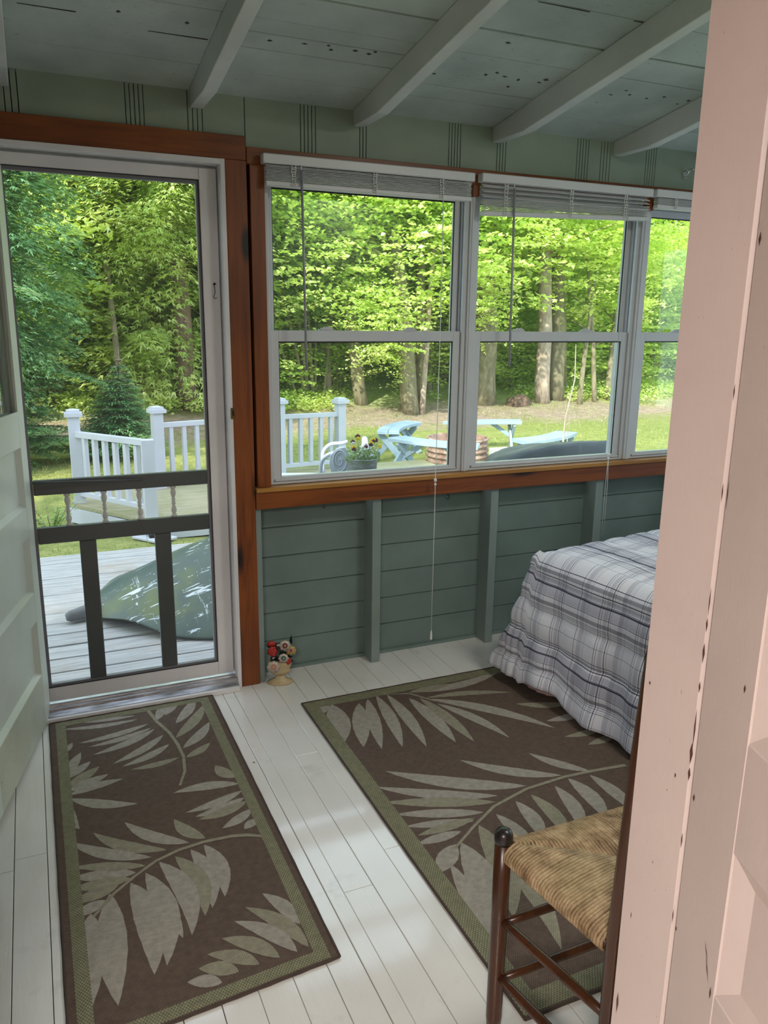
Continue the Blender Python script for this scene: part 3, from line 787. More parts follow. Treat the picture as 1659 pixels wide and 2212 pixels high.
def clip_poly(poly, x0, x1, y0, y1):
    def cl(p, f, inter):
        out = []
        for i in range(len(p)):
            a = p[i - 1]; b = p[i]
            ia, ib = f(a), f(b)
            if ia != ib:
                out.append(inter(a, b))
            if ib:
                out.append(b)
        return out
    def ix(v):
        return lambda a, b: (v, a[1] + (b[1] - a[1]) * (v - a[0]) / (b[0] - a[0]))
    def iy(v):
        return lambda a, b: (a[0] + (b[0] - a[0]) * (v - a[1]) / (b[1] - a[1]), v)
    for f, it in ((lambda p: p[0] >= x0, ix(x0)), (lambda p: p[0] <= x1, ix(x1)), (lambda p: p[1] >= y0, iy(y0)), (lambda p: p[1] <= y1, iy(y1))):
        if len(poly) < 3: return []
        poly = cl(poly, f, it)
    return poly
def leaflet(bx, by, tx, ty, w, c, wscale=1.0):
    b = Vector((bx, by)); t_ = Vector((tx, ty)); d = t_ - b; L = d.length; n = Vector((-d.y, d.x)) / L
    up = []; dn = []
    N = 12
    w = w * (0.66 if w > 0.046 else (0.85 if w > 0.036 else 1.2))
    for i in range(N + 1):
        s = i / N
        # jagged woven outline, widest past the middle, drawn to a point at the tip
        prof = math.sin(math.pi * min(1, s ** 0.9)) ** 0.85
        p = b + d * s + n * (4 * c * L * s * (1 - s)) * 0.55
        j = 1 + (0.02 if i % 2 else -0.02)
        up.append(p + n * (w * 0.56 * prof * j * wscale)); dn.append(p - n * (w * 0.56 * prof * j * wscale))
    q = up + dn[::-1][1:-1]
    return [(p.x, p.y) for p in q]
def rug(name, label, x0, x1, y0, y1, bind_sides, brd, motifs, stems, ox, oy, skew=0.0):
    r = thing(name, label, 'rug', (x0, y0, 0.0), group=None)
    def sk(p, z):  # bottom edge runs slightly askew
        k = (y1 - p[1]) / (y1 - y0)
        return (p[0] - x0, p[1] - y0 + skew * k * (p[0] - x0) / (x1 - x0), z)
    def wave(x, y):
        return 0.0
    m = MB()
    nx, ny = 10, 30
    h = 0.0055
    vs = []; fs = []
    for j in range(ny + 1):
        for i in range(nx + 1):
            vs.append(sk((x0 + (x1 - x0) * i / nx, y0 + (y1 - y0) * j / ny), h))
    for j in range(ny):
        for i in range(nx):
            a = j * (nx + 1) + i
            fs.append((a, a + 1, a + nx + 2, a + nx + 1))
    m.add(vs, fs)
    c = [(x0, y0), (x1, y0), (x1, y1), (x0, y1)]
    top = [sk(p, h) for p in c]; bot = [sk(p, 0.0012) for p in c]
    m.add(top + bot, [(k, (k + 1) % 4, 4 + (k + 1) % 4, 4 + k) for k in range(4)] + [(7, 6, 5, 4)])
    m.build('rug_field', M_rbrown, r)
    def ring(xa, xb, ya, yb, w, z, nm, mat):
        mm = MB()
        rects = [(xa, xb, yb - w, yb), (xa, xb, ya, ya + w), (xa, xa + w, ya + w, yb - w), (xb - w, xb, ya + w, yb - w)]
        for (a, b, p, q) in rects:
            n = 12
            for i in range(n):
                if b - a > q - p:
                    u0, u1 = a + (b - a) * i / n, a + (b - a) * (i + 1) / n
                    quad = [(u0, p), (u1, p), (u1, q), (u0, q)]
                else:
                    u0, u1 = p + (q - p) * i / n, p + (q - p) * (i + 1) / n
                    quad = [(a, u0), (b, u0), (b, u1), (a, u1)]
                mm.add([sk(k_, z) for k_ in quad] + [sk(k_, h) for k_ in quad], [(0, 1, 2, 3), (0, 4, 5, 1), (1, 5, 6, 2), (2, 6, 7, 3), (3, 7, 4, 0)])
        mm.build(nm, mat, r)
    bx_ = bind_sides
    ring(x0 + bx_, x1 - bx_, y0 + 0.008, y1 - 0.006, brd, h + 0.0006, 'rug_border', M_rbord)
    m = MB()
    def edge(a, b):
        pa = sk(a, 0.0045); pb = sk(b, 0.0045)
        n = 24
        m.tube([tuple(pa[i] + (pb[i] - pa[i]) * k / n for i in range(3)) for k in range(n + 1)], [0.0036 + 0.0006 * math.sin(k * 2.3) for k in range(n + 1)], 6)
    edge((x0, y0), (x1, y0)); edge((x0, y1), (x1, y1)); edge((x0, y0), (x0, y1)); edge((x1, y0), (x1, y1))
    m.build('rug_binding', M_rbind, r, True)
    inner = (x0 + bx_ + brd, x1 - bx_ - brd, y0 + 0.008 + brd, y1 - 0.006 - brd)
    m = MB(); m2 = MB()
    lr = random.Random(3)
    for k, (bx, by, tx, ty, w, cc) in enumerate(motifs):
        poly = clip_poly(leaflet(bx, by, tx, ty, w, cc), *inner)
        if len(poly) >= 3:
            z = h + 0.0006 + 0.00003 * (k % 9)
            m.add([sk(p, z) for p in poly], [tuple(range(len(poly)))], 0 if lr.random() < 0.75 else 1)
    for st_ in stems:
        pl = []
        for k, p in enumerate(st_):
            a = Vector(st_[max(k - 1, 0)]); b = Vector(st_[min(k + 1, len(st_) - 1)]); d = (b - a).normalized()
            n = Vector((-d.y, d.x)) * 0.0075 * (1 - 0.5 * k / len(st_))
            for q in ((p[0] + n.x, p[1] + n.y), (p[0] - n.x, p[1] - n.y)):
                pl.append((min(max(q[0], inner[0]), inner[1]), min(max(q[1], inner[2]), inner[3])))
        m2.add([sk(p, h + 0.0013) for p in pl], [(2 * k, 2 * k + 1, 2 * k + 3, 2 * k + 2) for k in range(len(st_) - 1)])
    m.build('leaf_motif', [M_rleaf, M_rleaf2], r)['kind'] = 'stuff'
    m2.build('leaf_vein', M_rleaf2, r)['kind'] = 'stuff'
    return r
rug('runner_rug', 'small brown leaf-patterned doormat rug lying in front of the screen door', -0.048, 0.561, -1.550, -0.040, 0.020, 0.034, MOTIF['R1'], MOTIF['S1'], 0, 0, 0.045)
rug('palm_rug', 'large brown palm-leaf rug running under the bed and the rush chair', 0.873, 2.10, -1.830, -0.245, 0.004, 0.052, MOTIF['R2'], MOTIF['S2'], 0, 0, 0.0)

# ---------------------------------------------------------------- bed
M_plaid = NT('plaid_cotton')
def _plaid(t):
    uv = t.node('ShaderNodeUVMap')
    sp = t.node('ShaderNodeSeparateXYZ')
    t.link(uv.outputs['UV'], sp.inputs['Vector'])
    W_ = (1, 1, 1)
    # (start, width, darkness, colour) per repeat
    def stripes(coord, period, offset, items):
        f = t.math('FRACT', t.math('ADD', t.math('DIVIDE', coord, period), offset))
        stops = [(0.0, W_)]
        for a, w, c in items:
            stops.append((a / period, c)); stops.append(((a + w) / period, W_))
        outs = []
        # colour ramps hold up to 32 stops
        return t.ramp(f, stops[:32], True)
    g1 = (0.44, 0.44, 0.47); g2 = (0.66, 0.66, 0.70); g4 = (0.74, 0.74, 0.77); k = (0.035, 0.035, 0.07); g3 = (0.30, 0.30, 0.33)
    across = stripes(sp.outputs['Y'], 0.30, 0.0, [(0.006, 0.003, g1), (0.060, 0.004, g1), (0.068, 0.0018, g3), (0.076, 0.0018, g3), (0.084, 0.0018, g3), (0.095, 0.016, g1), (0.130, 0.0022, k), (0.134, 0.036, g2), (0.170, 0.007, k), (0.1785, 0.003, k), (0.183, 0.022, g2), (0.212, 0.0025, k), (0.222, 0.012, g1), (0.243, 0.0025, k)])
    along = stripes(sp.outputs['X'], 0.235, 0.02, [(0.010, 0.002, g3), (0.020, 0.002, g3), (0.030, 0.016, g4), (0.052, 0.003, k), (0.062, 0.002, g1), (0.140, 0.0018, k), (0.155, 0.022, g4), (0.182, 0.0015, g3), (0.190, 0.003, g4)])
    c = t.mix(1.0, across, along, 'MULTIPLY')
    c = t.mix(1.0, c, (0.76, 0.76, 0.82), 'MULTIPLY')
    n = t.noise(t.coords(), 12, 3)
    c = t.mix(t.math('MULTIPLY', n, 0.15), c, (0.55, 0.55, 0.62))
    t.color(c); t.rough(0.85)
    t.b.inputs['Specular IOR Level'].default_value = 0.2
    t.bump(t.noise(t.coords((1, 1, 1)), 45, 4, 0.7), 0.35, 0.004)
_plaid(M_plaid); M_plaid = M_plaid.m
M_lining = plain('pink_lining', (0.62, 0.42, 0.42), 0.8, scale=20, bump=0.3)
M_bedwood = stained('bed_rail_wood', (0.16, 0.075, 0.03), (0.09, 0.04, 0.015), 'x', 0.45, False)
M_matt = plain('mattress_ticking', (0.62, 0.62, 0.66), 0.8)
bed = thing('bed', 'single bed under the windows with its covered end towards the rug', 'bed', (1.90, -0.92, 0.0), R(8))
def bl(x0, x1, y0, y1, z0, z1):
    return B(x0 - 1.90, x1 - 1.90, y0 + 0.92, y1 + 0.92, z0, z1)
bl(1.93, 3.90, -1.36, -0.46, 0.30, 0.545).build('mattress', M_matt, bed, bevel=0.03)
bl(1.95, 3.88, -1.34, -0.48, 0.16, 0.298).build('box_spring', M_matt, bed, bevel=0.01)
for xx in (1.98, 3.80):
    for yy in (-1.32, -0.54):
        bl(xx, xx + 0.045, yy, yy + 0.045, 0.0, 0.158).build('leg', M_bedwood, bed)
# comforter: grid draped over the end and both sides, with quilted channels
def comforter():
    Lx = 1.95      # along the bed (x)
    drop = 0.58
    Wy = 0.98
    zt = 0.585
    r_ = 0.07
    NU, NV = 150, 110
    me_v = []; uvs = []; fs = []
    FL = [0.05]
    def prof(s):
        """arc length s measured from the hem upwards -> (outward offset, height, is_top distance)"""
        a = math.pi / 2 * r_
        side = drop - r_
        if s < side:
            k = s / side
            return (FL[0] * (1 - k) ** 1.0, 0.030 + k * (zt - r_ - 0.030), 0.0)
        if s < side + a:
            th = (s - side) / r_
            return (-r_ + r_ * math.cos(th), zt - r_ + r_ * math.sin(th), 0.0)
        return (-r_, zt, s - side - a)
    tot_u = drop + Lx
    tot_v = drop * 2 + Wy
    lr = random.Random(5)
    for j in range(NV + 1):
        v = tot_v * j / NV
        for i in range(NU + 1):
            u = tot_u * (i / NU) ** 1.25
            # end drape in x
            FL[0] = 0.055
            ou, zu, tu = prof(u)
            FL[0] = 0.03 + 0.14 * max(0.0, 1 - u / 1.1)
            # side drape in y (both sides)
            if v < tot_v / 2:
                ov, zv, tv = prof(v); sgn = 1
            else:
                ov, zv, tv = prof(tot_v - v); sgn = -1
            x = 1.87 - ou + tu
            yb = -0.92 + sgn * (Wy / 2 + ov - tv) if True else 0
            z = min(zu, zv)
            # corner: cloth rounds and flares
            if zu < zt - 0.02 and zv < zt - 0.02:
                z = max(0.035, min(zu, zv) + 0.02)
                k = (zt - max(zu, zv)) / zt
                x = x + 0.01 * k
            # quilting channels across the drape and soft folds down it
            q = abs(math.sin(math.pi * (u + 0.045) / 0.135)) ** 0.5
            puff = 0.016 * q
            fold = 0.012 * math.sin(v * 21 + 1.3 * math.sin(u * 3)) * max(0.0, 1 - zu / zt) + 0.007 * math.sin(v * 47 + u * 5) * max(0.0, 1 - zu / zt)
            wob = noise.noise(Vector((x * 5, yb * 5, z * 5))) * 0.008
            fine = noise.noise(Vector((x * 18, yb * 18, z * 14))) * 0.004
            wu = min(1.0, max(0.0, (zt - zu) / 0.07)); wv = min(1.0, max(0.0, (zt - zv) / 0.07))
            sc_ = 1.0 if zv > zt - 0.02 else 0.45
            x -= (puff + fold * sc_ + wob + fine) * wu
            yb += sgn * (puff + fold) * wv * (0.25 if wu > 0.3 else 1.0)
            z += (puff * 0.8 + wob + fine) * (1 - max(wu, wv))
            if wu > 0:
                lift = 0.050 * max(0.0, 1 - ((yb + 0.60) / 0.16) ** 2)
                if u < 0.25:
                    z += lift * (1 - u / 0.25) * 0.9
            me_v.append((x - 1.90, yb + 0.92, max(0.012, z)))
            uvs.append((v, u))
    for j in range(NV):
        for i in range(NU):
            a = j * (NU + 1) + i
            fs.append((a, a + 1, a + NU + 2, a + NU + 1))
    me = bpy.data.meshes.new('comforter')
    me.from_pydata(me_v, [], fs)
    ul = me.uv_layers.new(name='UVMap')
    flat = []
    for p in me.polygons:
        for vi in p.vertices:
            flat.extend(uvs[vi])
    ul.data.foreach_set('uv', flat)
    me.polygons.foreach_set('use_smooth', [True] * len(me.polygons))
    me.materials.append(M_plaid)
    me.update()
    o = bpy.data.objects.new('comforter', me)
    col.objects.link(o)
    o.location = (1.90, -0.92, 0); o.rotation_euler = (0, 0, R(8))
    sd = o.modifiers.new('thickness', 'SOLIDIFY'); sd.thickness = 0.008; sd.offset = -1
    return tag(o, 'white and grey plaid quilted comforter with black lines draped over the bed', 'comforter')
cf = comforter()
m = MB(); n = 26
top = []; bot = []
for i in range(n + 1):
    y = -0.33 - 0.40 * i / n
    k = math.sin(math.pi * i / n)
    xx = 1.745 + 0.085 * (i / n) ** 1.4
    top.append((xx + 0.045, y, 0.115)); bot.append((xx + 0.012 + 0.004 * math.sin(i * 2.1), y, 0.066 - 0.048 * k))
m.add(top + bot, [(i, i + 1, n + 2 + i, n + 1 + i) for i in range(n)])
o = m.build('lining', M_lining, cf, True)
o.matrix_parent_inverse = (Matrix.Translation((1.90, -0.92, 0)) @ Matrix.Rotation(R(8), 4, 'Z')).inverted()
sd = o.modifiers.new('thickness', 'SOLIDIFY'); sd.thickness = 0.008
o['label'] = 'pink lining showing under the hem'

# ---------------------------------------------------------------- rush chair
M_chair = stained('dark_chair_wood', (0.085, 0.030, 0.011), (0.036, 0.013, 0.006), 'z', 0.28, False)
M_chaird = plain('worn_dark_post_top', (0.018, 0.014, 0.013), 0.3)
M_rush = NT('rush')
def _rush(t):
    v = t.coords()
    n = t.noise(t.coords((1, 1, 1)), 30, 4, 0.7)
    n2 = t.noise(v, 7, 2)
    c = t.ramp(n, [(0.30, (0.13, 0.07, 0.03)), (0.5, (0.36, 0.24, 0.13)), (0.70, (0.58, 0.43, 0.26))])
    c = t.mix(t.ramp(n2, [(0.4, 0), (0.7, 0.45)]), c, (0.34, 0.29, 0.14))
    t.color(c); t.rough(0.65); t.bump(n, 0.4, 0.002)
_rush(M_rush); M_rush = M_rush.m
CX, CY = 0.80, -1.81
chair = thing('rush_chair', 'dark wooden ladder-back chair with woven rush seat beside the pink doorway', 'chair', (CX, CY, 0))
FL = (0.803, -1.812); FR = (1.245, -1.812); RL = (0.842, -2.114); RR = (1.205, -2.112)
def L(p, z):
    return (p[0] - CX, p[1] - CY, z)
for p in (FL, FR):
    m = MB().lathe([(0.0155, 0.006), (0.0175, 0.03), (0.0180, 0.30), (0.0180, 0.462)], p[0] - CX, p[1] - CY, 16)
    lg = m.build('leg', M_chair, chair, True)
    MB().lathe([(0.0182, 0.4605), (0.0198, 0.468), (0.0196, 0.478), (0.0150, 0.488), (0.006, 0.492)], p[0] - CX, p[1] - CY, 16).build('leg_top', M_chaird, lg, True)
for p in (RL, RR):
    pts = [L(p, 0.006), L(p, 0.25), L(p, 0.46), L((p[0], p[1] - 0.006), 0.62), L((p[0], p[1] - 0.014), 0.82), L((p[0], p[1] - 0.022), 1.00), L((p[0], p[1] - 0.024), 1.045)]
    MB().tube(pts, [0.0150, 0.0170, 0.0175, 0.0170, 0.0160, 0.0140, 0.007], 14).build('rear_post', M_chair, chair, True)
def rung(a, b, z1, z2=None, r_=0.0105):
    z2 = z2 if z2 is not None else z1
    pa = Vector(L(a, z1)); pb = Vector(L(b, z2))
    n = 6
    MB().tube([pa + (pb - pa) * k / n for k in range(n + 1)], [r_ * (0.78 + 0.22 * math.sin(math.pi * k / n)) for k in range(n + 1)], 10).build('rung', M_chair, chair, True)
rung(FL, FR, 0.262); rung(FL, FR, 0.120)
rung(FL, RL, 0.278, 0.296); rung(FL, RL, 0.138, 0.150)
rung(FR, RR, 0.278, 0.296); rung(FR, RR, 0.138, 0.150)
rung(RL, RR, 0.22)
for z in (0.66, 0.80, 0.94):
    oy = -0.006 - (z - 0.62) * 0.04
    m = MB()
    n = 10
    vs = []
    for i in range(n + 1):
        k = i / n
        x = RL[0] + (RR[0] - RL[0]) * k; bow = -0.025 * math.sin(math.pi * k)
        for dy, zz in ((-0.004, z - 0.024), (0.004, z - 0.024), (0.004, z + 0.022 + 0.012 * math.sin(math.pi * k)), (-0.004, z + 0.022 + 0.012 * math.sin(math.pi * k))):
            vs.append((x - CX, RL[1] - CY + oy + bow + dy, zz))
    fs = []
    for i in range(n):
        for q in range(4):
            a = i * 4 + q; b = i * 4 + (q + 1) % 4
            fs.append((a, b, b + 4, a + 4))
    fs += [(0, 1, 2, 3), tuple(n * 4 + q for q in range(4))]
    m.add(vs, fs).build('back_slat', M_chair, chair)
# seat rails
for a, b in ((FL, FR), (FL, RL), (FR, RR), (RL, RR)):
    rung(a, b, 0.440, 0.440, 0.010)
# rush seat: four woven fields of twisted strands meeting on the diagonals
seat = bpy.data.objects.new('rush_seat', bpy.data.meshes.new('rush_seat'))
M0 = MB()
cen = Vector(((FL[0] + FR[0] + RL[0] + RR[0]) / 4 - CX, -1.962 - CY, 0))
m = MB()
base = [L(FL, 0.444), L(FR, 0.444), L(RR, 0.444), L(RL, 0.444), (cen.x, cen.y, 0.446)]
low = [(a, b, c - 0.012) for a, b, c in base]
m.add(base + low, [(0, 1, 4), (1, 2, 4), (2, 3, 4), (3, 0, 4), (6, 5, 9), (7, 6, 9), (8, 7, 9), (5, 8, 9)])
seat = m.build('rush_seat', M_rush, chair)
def field(A, Bp, nst, seed):
    A = Vector(L(A, 0)); Bp = Vector(L(Bp, 0))
    e = (Bp - A); Ln = e.length; e.normalize()
    nrm = Vector((-e.y, e.x, 0))
    if (cen - A).dot(nrm) < 0: nrm = -nrm
    sc = (cen - A).dot(e); dc = (cen - A).dot(nrm)
    m = MB(); lr = random.Random(seed)
    for i in range(nst):
        s = 0.018 + (Ln - 0.036) * (i + 0.5) / nst
        d = dc * (s / sc) if s < sc else dc * (Ln - s) / (Ln - sc)
        d = max(d + 0.002, 0.008)
        j = lr.uniform(-0.0006, 0.0006)
        rr = 0.0037 + lr.uniform(-0.0005, 0.0005)
        hh = 0.004 * lr.random()
        pts = []
        for (q, z) in ((0.010, 0.424), (-0.006, 0.426), (-0.0135, 0.436), (-0.0125, 0.449), (-0.003, 0.4575)):
            pts.append(A + e * (s + j) + nrm * q + Vector((0, 0, z)))
        for k in (0.3, 0.65, 1.0):
            q = d * k
            z = 0.4575 + 0.006 * math.sin(math.pi * min(1, q / dc)) + hh * math.sin(k * 3) * 0.5 - (0.004 if k == 1.0 else 0)
            pts.append(A + e * (s + j + 0.004 * math.sin(k * 2.5)) + nrm * q + Vector((0, 0, z)))
        m.tube(pts, rr, 6)
    m.build('rush_strands', M_rush, seat, True)
field(FL, FR, 58, 1); field(FR, RR, 38, 2); field(RR, RL, 48, 3); field(RL, FL, 38, 4)
MB().tube([L((FL[0] + 0.004, FL[1] + 0.004), 0.437), L((FL[0] + 0.040, FL[1] + 0.014), 0.446)], 0.017, 10).build('rush_corner', M_rush, seat, True)

# ---------------------------------------------------------------- blinds
def blind(x0, x1, zh, z_stack_bot, label, nslat, tilt=0.0, loose=0, wand=None, cord=None):
    b = thing('window_blind', label, 'blind', (x0, -0.001, zh), group=None)
    W = x1 - x0
    m = MB().box(0, W, -0.046, -0.004, -0.033, 0.0)
    hr = m.build('headrail', M_blind, b, bevel=0.003)
    zs = z_stack_bot - zh
    pivot_x = W
    def rotz(x, z):
        return z - (pivot_x - x) * tilt
    # loose upper slats
    zz = -0.040
    for k in range(loose):
        zl = -0.042 - 0.019 * k
        m = MB()
        t0 = 0.012 * (k % 2)
        m.hexa([(0.012, -0.040, zl - 0.010), (W - 0.012, -0.040, zl - 0.010 + t0 * 0.4), (0.012, -0.012, zl + 0.004), (W - 0.012, -0.012, zl + 0.004 + t0 * 0.4),
                (0.012, -0.040, zl - 0.0085), (W - 0.012, -0.040, zl - 0.0085 + t0 * 0.4), (0.012, -0.012, zl + 0.0055), (W - 0.012, -0.012, zl + 0.0055 + t0 * 0.4)])
        m.build('slat', M_blind, b)
    ztop = -0.036 if loose == 0 else zs + 0.062
    sp = (ztop - (zs + 0.018)) / nslat
    for k in range(nslat):
        z = zs + 0.018 + sp * (k + 0.5)
        dx = rng.uniform(-0.002, 0.002); j = rng.uniform(-0.002, 0.002)
        xa, xb = 0.012 + dx, W - 0.012 + dx
        m = MB()
        za, zb = rotz(xa, z), rotz(xb, z)
        m.hexa([(xa, -0.040 + j, za - 0.0012), (xb, -0.040 + j, zb - 0.0012), (xa, -0.012 + j, za + 0.0002), (xb, -0.012 + j, zb + 0.0002),
                (xa, -0.040 + j, za + 0.0004), (xb, -0.040 + j, zb + 0.0004), (xa, -0.012 + j, za + 0.0016), (xb, -0.012 + j, zb + 0.0016)])
        m.build('slat', M_blind, b)
    xa, xb = 0.010, W - 0.010
    m = MB().hexa([(xa, -0.041, rotz(xa, zs)), (xb, -0.041, rotz(xb, zs)), (xa, -0.010, rotz(xa, zs)), (xb, -0.010, rotz(xb, zs)),
                   (xa, -0.041, rotz(xa, zs + 0.017)), (xb, -0.041, rotz(xb, zs + 0.017)), (xa, -0.010, rotz(xa, zs + 0.017)), (xb, -0.010, rotz(xb, zs + 0.017))])
    m.build('bottom_rail', M_blind, b, bevel=0.003)
    for q in (0.13, 0.50, 0.83):
        xq = W * q
        m = MB(); lr = random.Random(int(q * 100))
        top = -0.034; bot = rotz(xq, zs) + 0.001
        n = 9
        for sx in (-0.006, 0.006):
            pts = [(xq + sx + lr.uniform(-0.003, 0.003), -0.0432 + lr.uniform(-0.001, 0.001), top + (bot - top) * k / n) for k in range(n + 1)]
            m.tube(pts, 0.0016, 5)
        for k in range(n):
            z = top + (bot - top) * (k + 0.5) / n
            m.tube([(xq - 0.007, -0.0436, z), (xq + 0.007, -0.0436, z - 0.003)], 0.0014, 5)
        m.build('ladder_cord', M_cord, b, True)
    if wand:
        wx, wl, lean = wand
        MB().tube([(wx - x0, -0.047, -0.030), (wx - x0, -0.052, -0.050)], 0.0018, 6).build('wand_hook', M_cord, b, True)
        MB().tube([(wx - x0, -0.052, -0.050), (wx - x0 + lean * 0.5, -0.054, -0.05 - wl / 2), (wx - x0 + lean, -0.055, -0.05 - wl)], 0.0048, 8).build('wand', M_wand, b, True)
    if cord:
        cx_, zend, knot, double = cord
        offs = (-0.006, 0.006) if double else (0.0,)
        for k, q in enumerate(offs):
            pts = [(cx_ - x0, -0.050, -0.032), (cx_ - x0 + 0.004, -0.051, -0.5), (cx_ - x0, -0.052, knot - zh), (cx_ - x0 + q, -0.053, knot - zh - 0.15), (cx_ - x0 + q * 0.9, -0.053, zend - zh)]
            MB().tube(pts, 0.0012 if double else 0.0016, 6).build('pull_cord', M_cord, b, True)
        MB().ball((cx_ - x0, -0.052, knot - zh), 0.007, 8, 6, sc=(1, 1, 1.3)).ball((cx_ - x0, -0.052, knot - zh - 0.018), 0.0055, 8, 6, sc=(1, 1, 1.2)).build('cord_knot', M_cord, b, True)
        if not double:
            MB().lathe([(0.002, zend - zh + 0.01), (0.0045, zend - zh - 0.004), (0.006, zend - zh - 0.030), (0.003, zend - zh - 0.036)], cx_ - x0, -0.053, 8).build('cord_tassel', M_cord, b, True)
    return b
blind(0.822, 1.690, 2.064, 1.957, 'raised white blind with long pull cord on the window nearest the door', 11, 0.0, 0, (0.962, 0.715, 0.010), (1.545, 0.130, 0.826, False))
blind(1.724, 2.602, 2.068, 1.934, 'raised white blind hanging crooked, lower at its left end, middle window', 9, 0.030, 3, (1.872, 0.715, 0.014), (2.462, 0.490, 0.885, True))
blind(2.622, 3.500, 2.070, 1.990, 'raised white blind beside the pink door frame, mostly hidden', 8, 0.0, 0, None, None)

# ---------------------------------------------------------------- cast iron flower basket doorstop
def doorstop():
    S = 0.000177
    t = thing('flower_doorstop', 'painted cast iron doorstop of red and white flowers in a cream urn by the casing', 'doorstop', (0.852, -0.022, 0.0))
    t.rotation_euler = (0, 0, R(-16))
    cream = plain('cream_enamel', (0.46, 0.36, 0.20), 0.45, scale=30)
    redm = plain('red_enamel', (0.36, 0.018, 0.010), 0.35, scale=30)
    whitem = plain('white_enamel', (0.55, 0.48, 0.40), 0.4, scale=30)
    drk = plain('dark_leaf_enamel', (0.008, 0.014, 0.012), 0.3)
    wine = plain('wine_enamel', (0.13, 0.012, 0.014), 0.4); teal = plain('teal_enamel', (0.02, 0.09, 0.10), 0.4); yel = plain('yellow_enamel', (0.46, 0.36, 0.11), 0.4)
    pink = plain('rose_enamel', (0.50, 0.22, 0.17), 0.4)
    def U(u): return (u - 600) * S
    def V(v): return (1478 - v) * S
    MB().lathe([(0.052, 0.0), (0.055, 0.003), (0.053, 0.008), (0.044, 0.010), (0.040, 0.015), (0.022, 0.022), (0.020, 0.034)], 0, 0, 24, sy=0.62).build('base', cream, t, True)
    MB().lathe([(0.020, 0.034), (0.026, 0.038), (0.040, 0.048), (0.046, 0.056), (0.040, 0.064), (0.045, 0.074), (0.050, 0.088), (0.052, 0.098), (0.046, 0.099)], 0.0, 0, 20, sy=0.5).build('urn', cream, t, True)
    fol = MB()
    lr = random.Random(2)
    for k in range(26):
        u, v = lr.uniform(330, 860), lr.uniform(520, 960)
        a = lr.uniform(0, 6.28); L_ = lr.uniform(0.010, 0.017); w = 0.007
        c = Vector((U(u), lr.uniform(-0.006, 0.006), V(v))); d = Vector((math.cos(a), 0, math.sin(a))); n_ = Vector((-d.z, 0, d.x))
        fol.add([c - d * L_, c + n_ * w + Vector((0, -0.005, 0)), c + d * L_, c - n_ * w + Vector((0, 0.005, 0)), c + Vector((0, -0.009, 0))], [(0, 1, 4), (1, 2, 4), (2, 3, 4), (3, 0, 4)])
    fol.ball((0, 0.004, 0.135), 0.040, 12, 8, sc=(1.0, 0.30, 1.1))
    fol.build('leaves', drk, t)
    MB().add([(U(850), -0.004, V(480)), (U(905), -0.004, V(480)), (U(885), -0.006, V(250)), (U(870), -0.012, V(400)), (U(828), -0.003, V(400)), (U(898), -0.003, V(380))], [(0, 1, 3), (1, 5, 3), (5, 2, 3), (2, 4, 3), (4, 0, 3)]).build('pointed_leaf', drk, t)
    def flower(nm, u, v, r_, ring, petal, ctr, npet=8, y=-0.022):
        m = MB(); N = npet * 4
        vs = [(U(u), y - 0.001, V(v))]
        for k in range(N):
            a = 2 * math.pi * k / N
            q = 1.15 * r_ * (1 + 0.06 * math.cos(a * npet))
            vs.append((U(u) + q * math.cos(a), y - 0.005 - 0.0015 * math.cos(a * npet), V(v) + q * math.sin(a)))
        for k in range(N):
            a = 2 * math.pi * k / N
            vs.append((U(u) + r_ * 0.5 * math.cos(a), y + 0.012, V(v) + r_ * 0.5 * math.sin(a)))
        fs = [(0, 1 + k, 1 + (k + 1) % N) for k in range(N)] + [(1 + k, 1 + N + k, 1 + N + (k + 1) % N, 1 + (k + 1) % N) for k in range(N)]
        m.add(vs, fs)
        o = m.build('flower', petal, t, True)
        m = MB(); vs = [(U(u), y - 0.0035, V(v))] + [(U(u) + r_ * 0.56 * math.cos(2 * math.pi * k / 16), y - 0.0045, V(v) + r_ * 0.6 * math.sin(2 * math.pi * k / 16)) for k in range(16)]
        m.add(vs, [(0, 1 + k, 1 + (k + 1) % 16) for k in range(16)])
        m.build('flower_eye', ring, o)
        MB().ball((U(u), y - 0.006, V(v)), r_ * 0.24, 8, 5).build('flower_centre', ctr, o, True)
    flower('a', 725, 480, 0.0200, wine, whitem, cream)
    flower('b', 862, 620, 0.0185, pink, yel, wine, y=-0.018)
    flower('c', 685, 785, 0.0180, teal, whitem, cream, y=-0.026)
    flower('d', 450, 990, 0.0235, pink, whitem, cream, y=-0.030)
    m = MB()
    for k in range(7):
        a = 2 * math.pi * k / 7
        m.ball((U(430) + 0.009 * math.cos(a), -0.024 + 0.003 * math.sin(a * 2), V(620) + 0.011 * math.sin(a)), 0.0115, 8, 6, sc=(1, 0.6, 1.1))
    m.ball((U(425), -0.030, V(610)), 0.009, 8, 6, sc=(1, 0.7, 1))
    m.ball((U(415), -0.014, V(450)), 0.015, 10, 6, sc=(1.3, 0.5, 0.8))
    m.build('red_rose', redm, t, True)
    MB().ball((U(800), -0.018, V(890)), 0.0145, 10, 8, sc=(0.85, 0.6, 1.15)).build('red_tulip', redm, t, True)
doorstop()

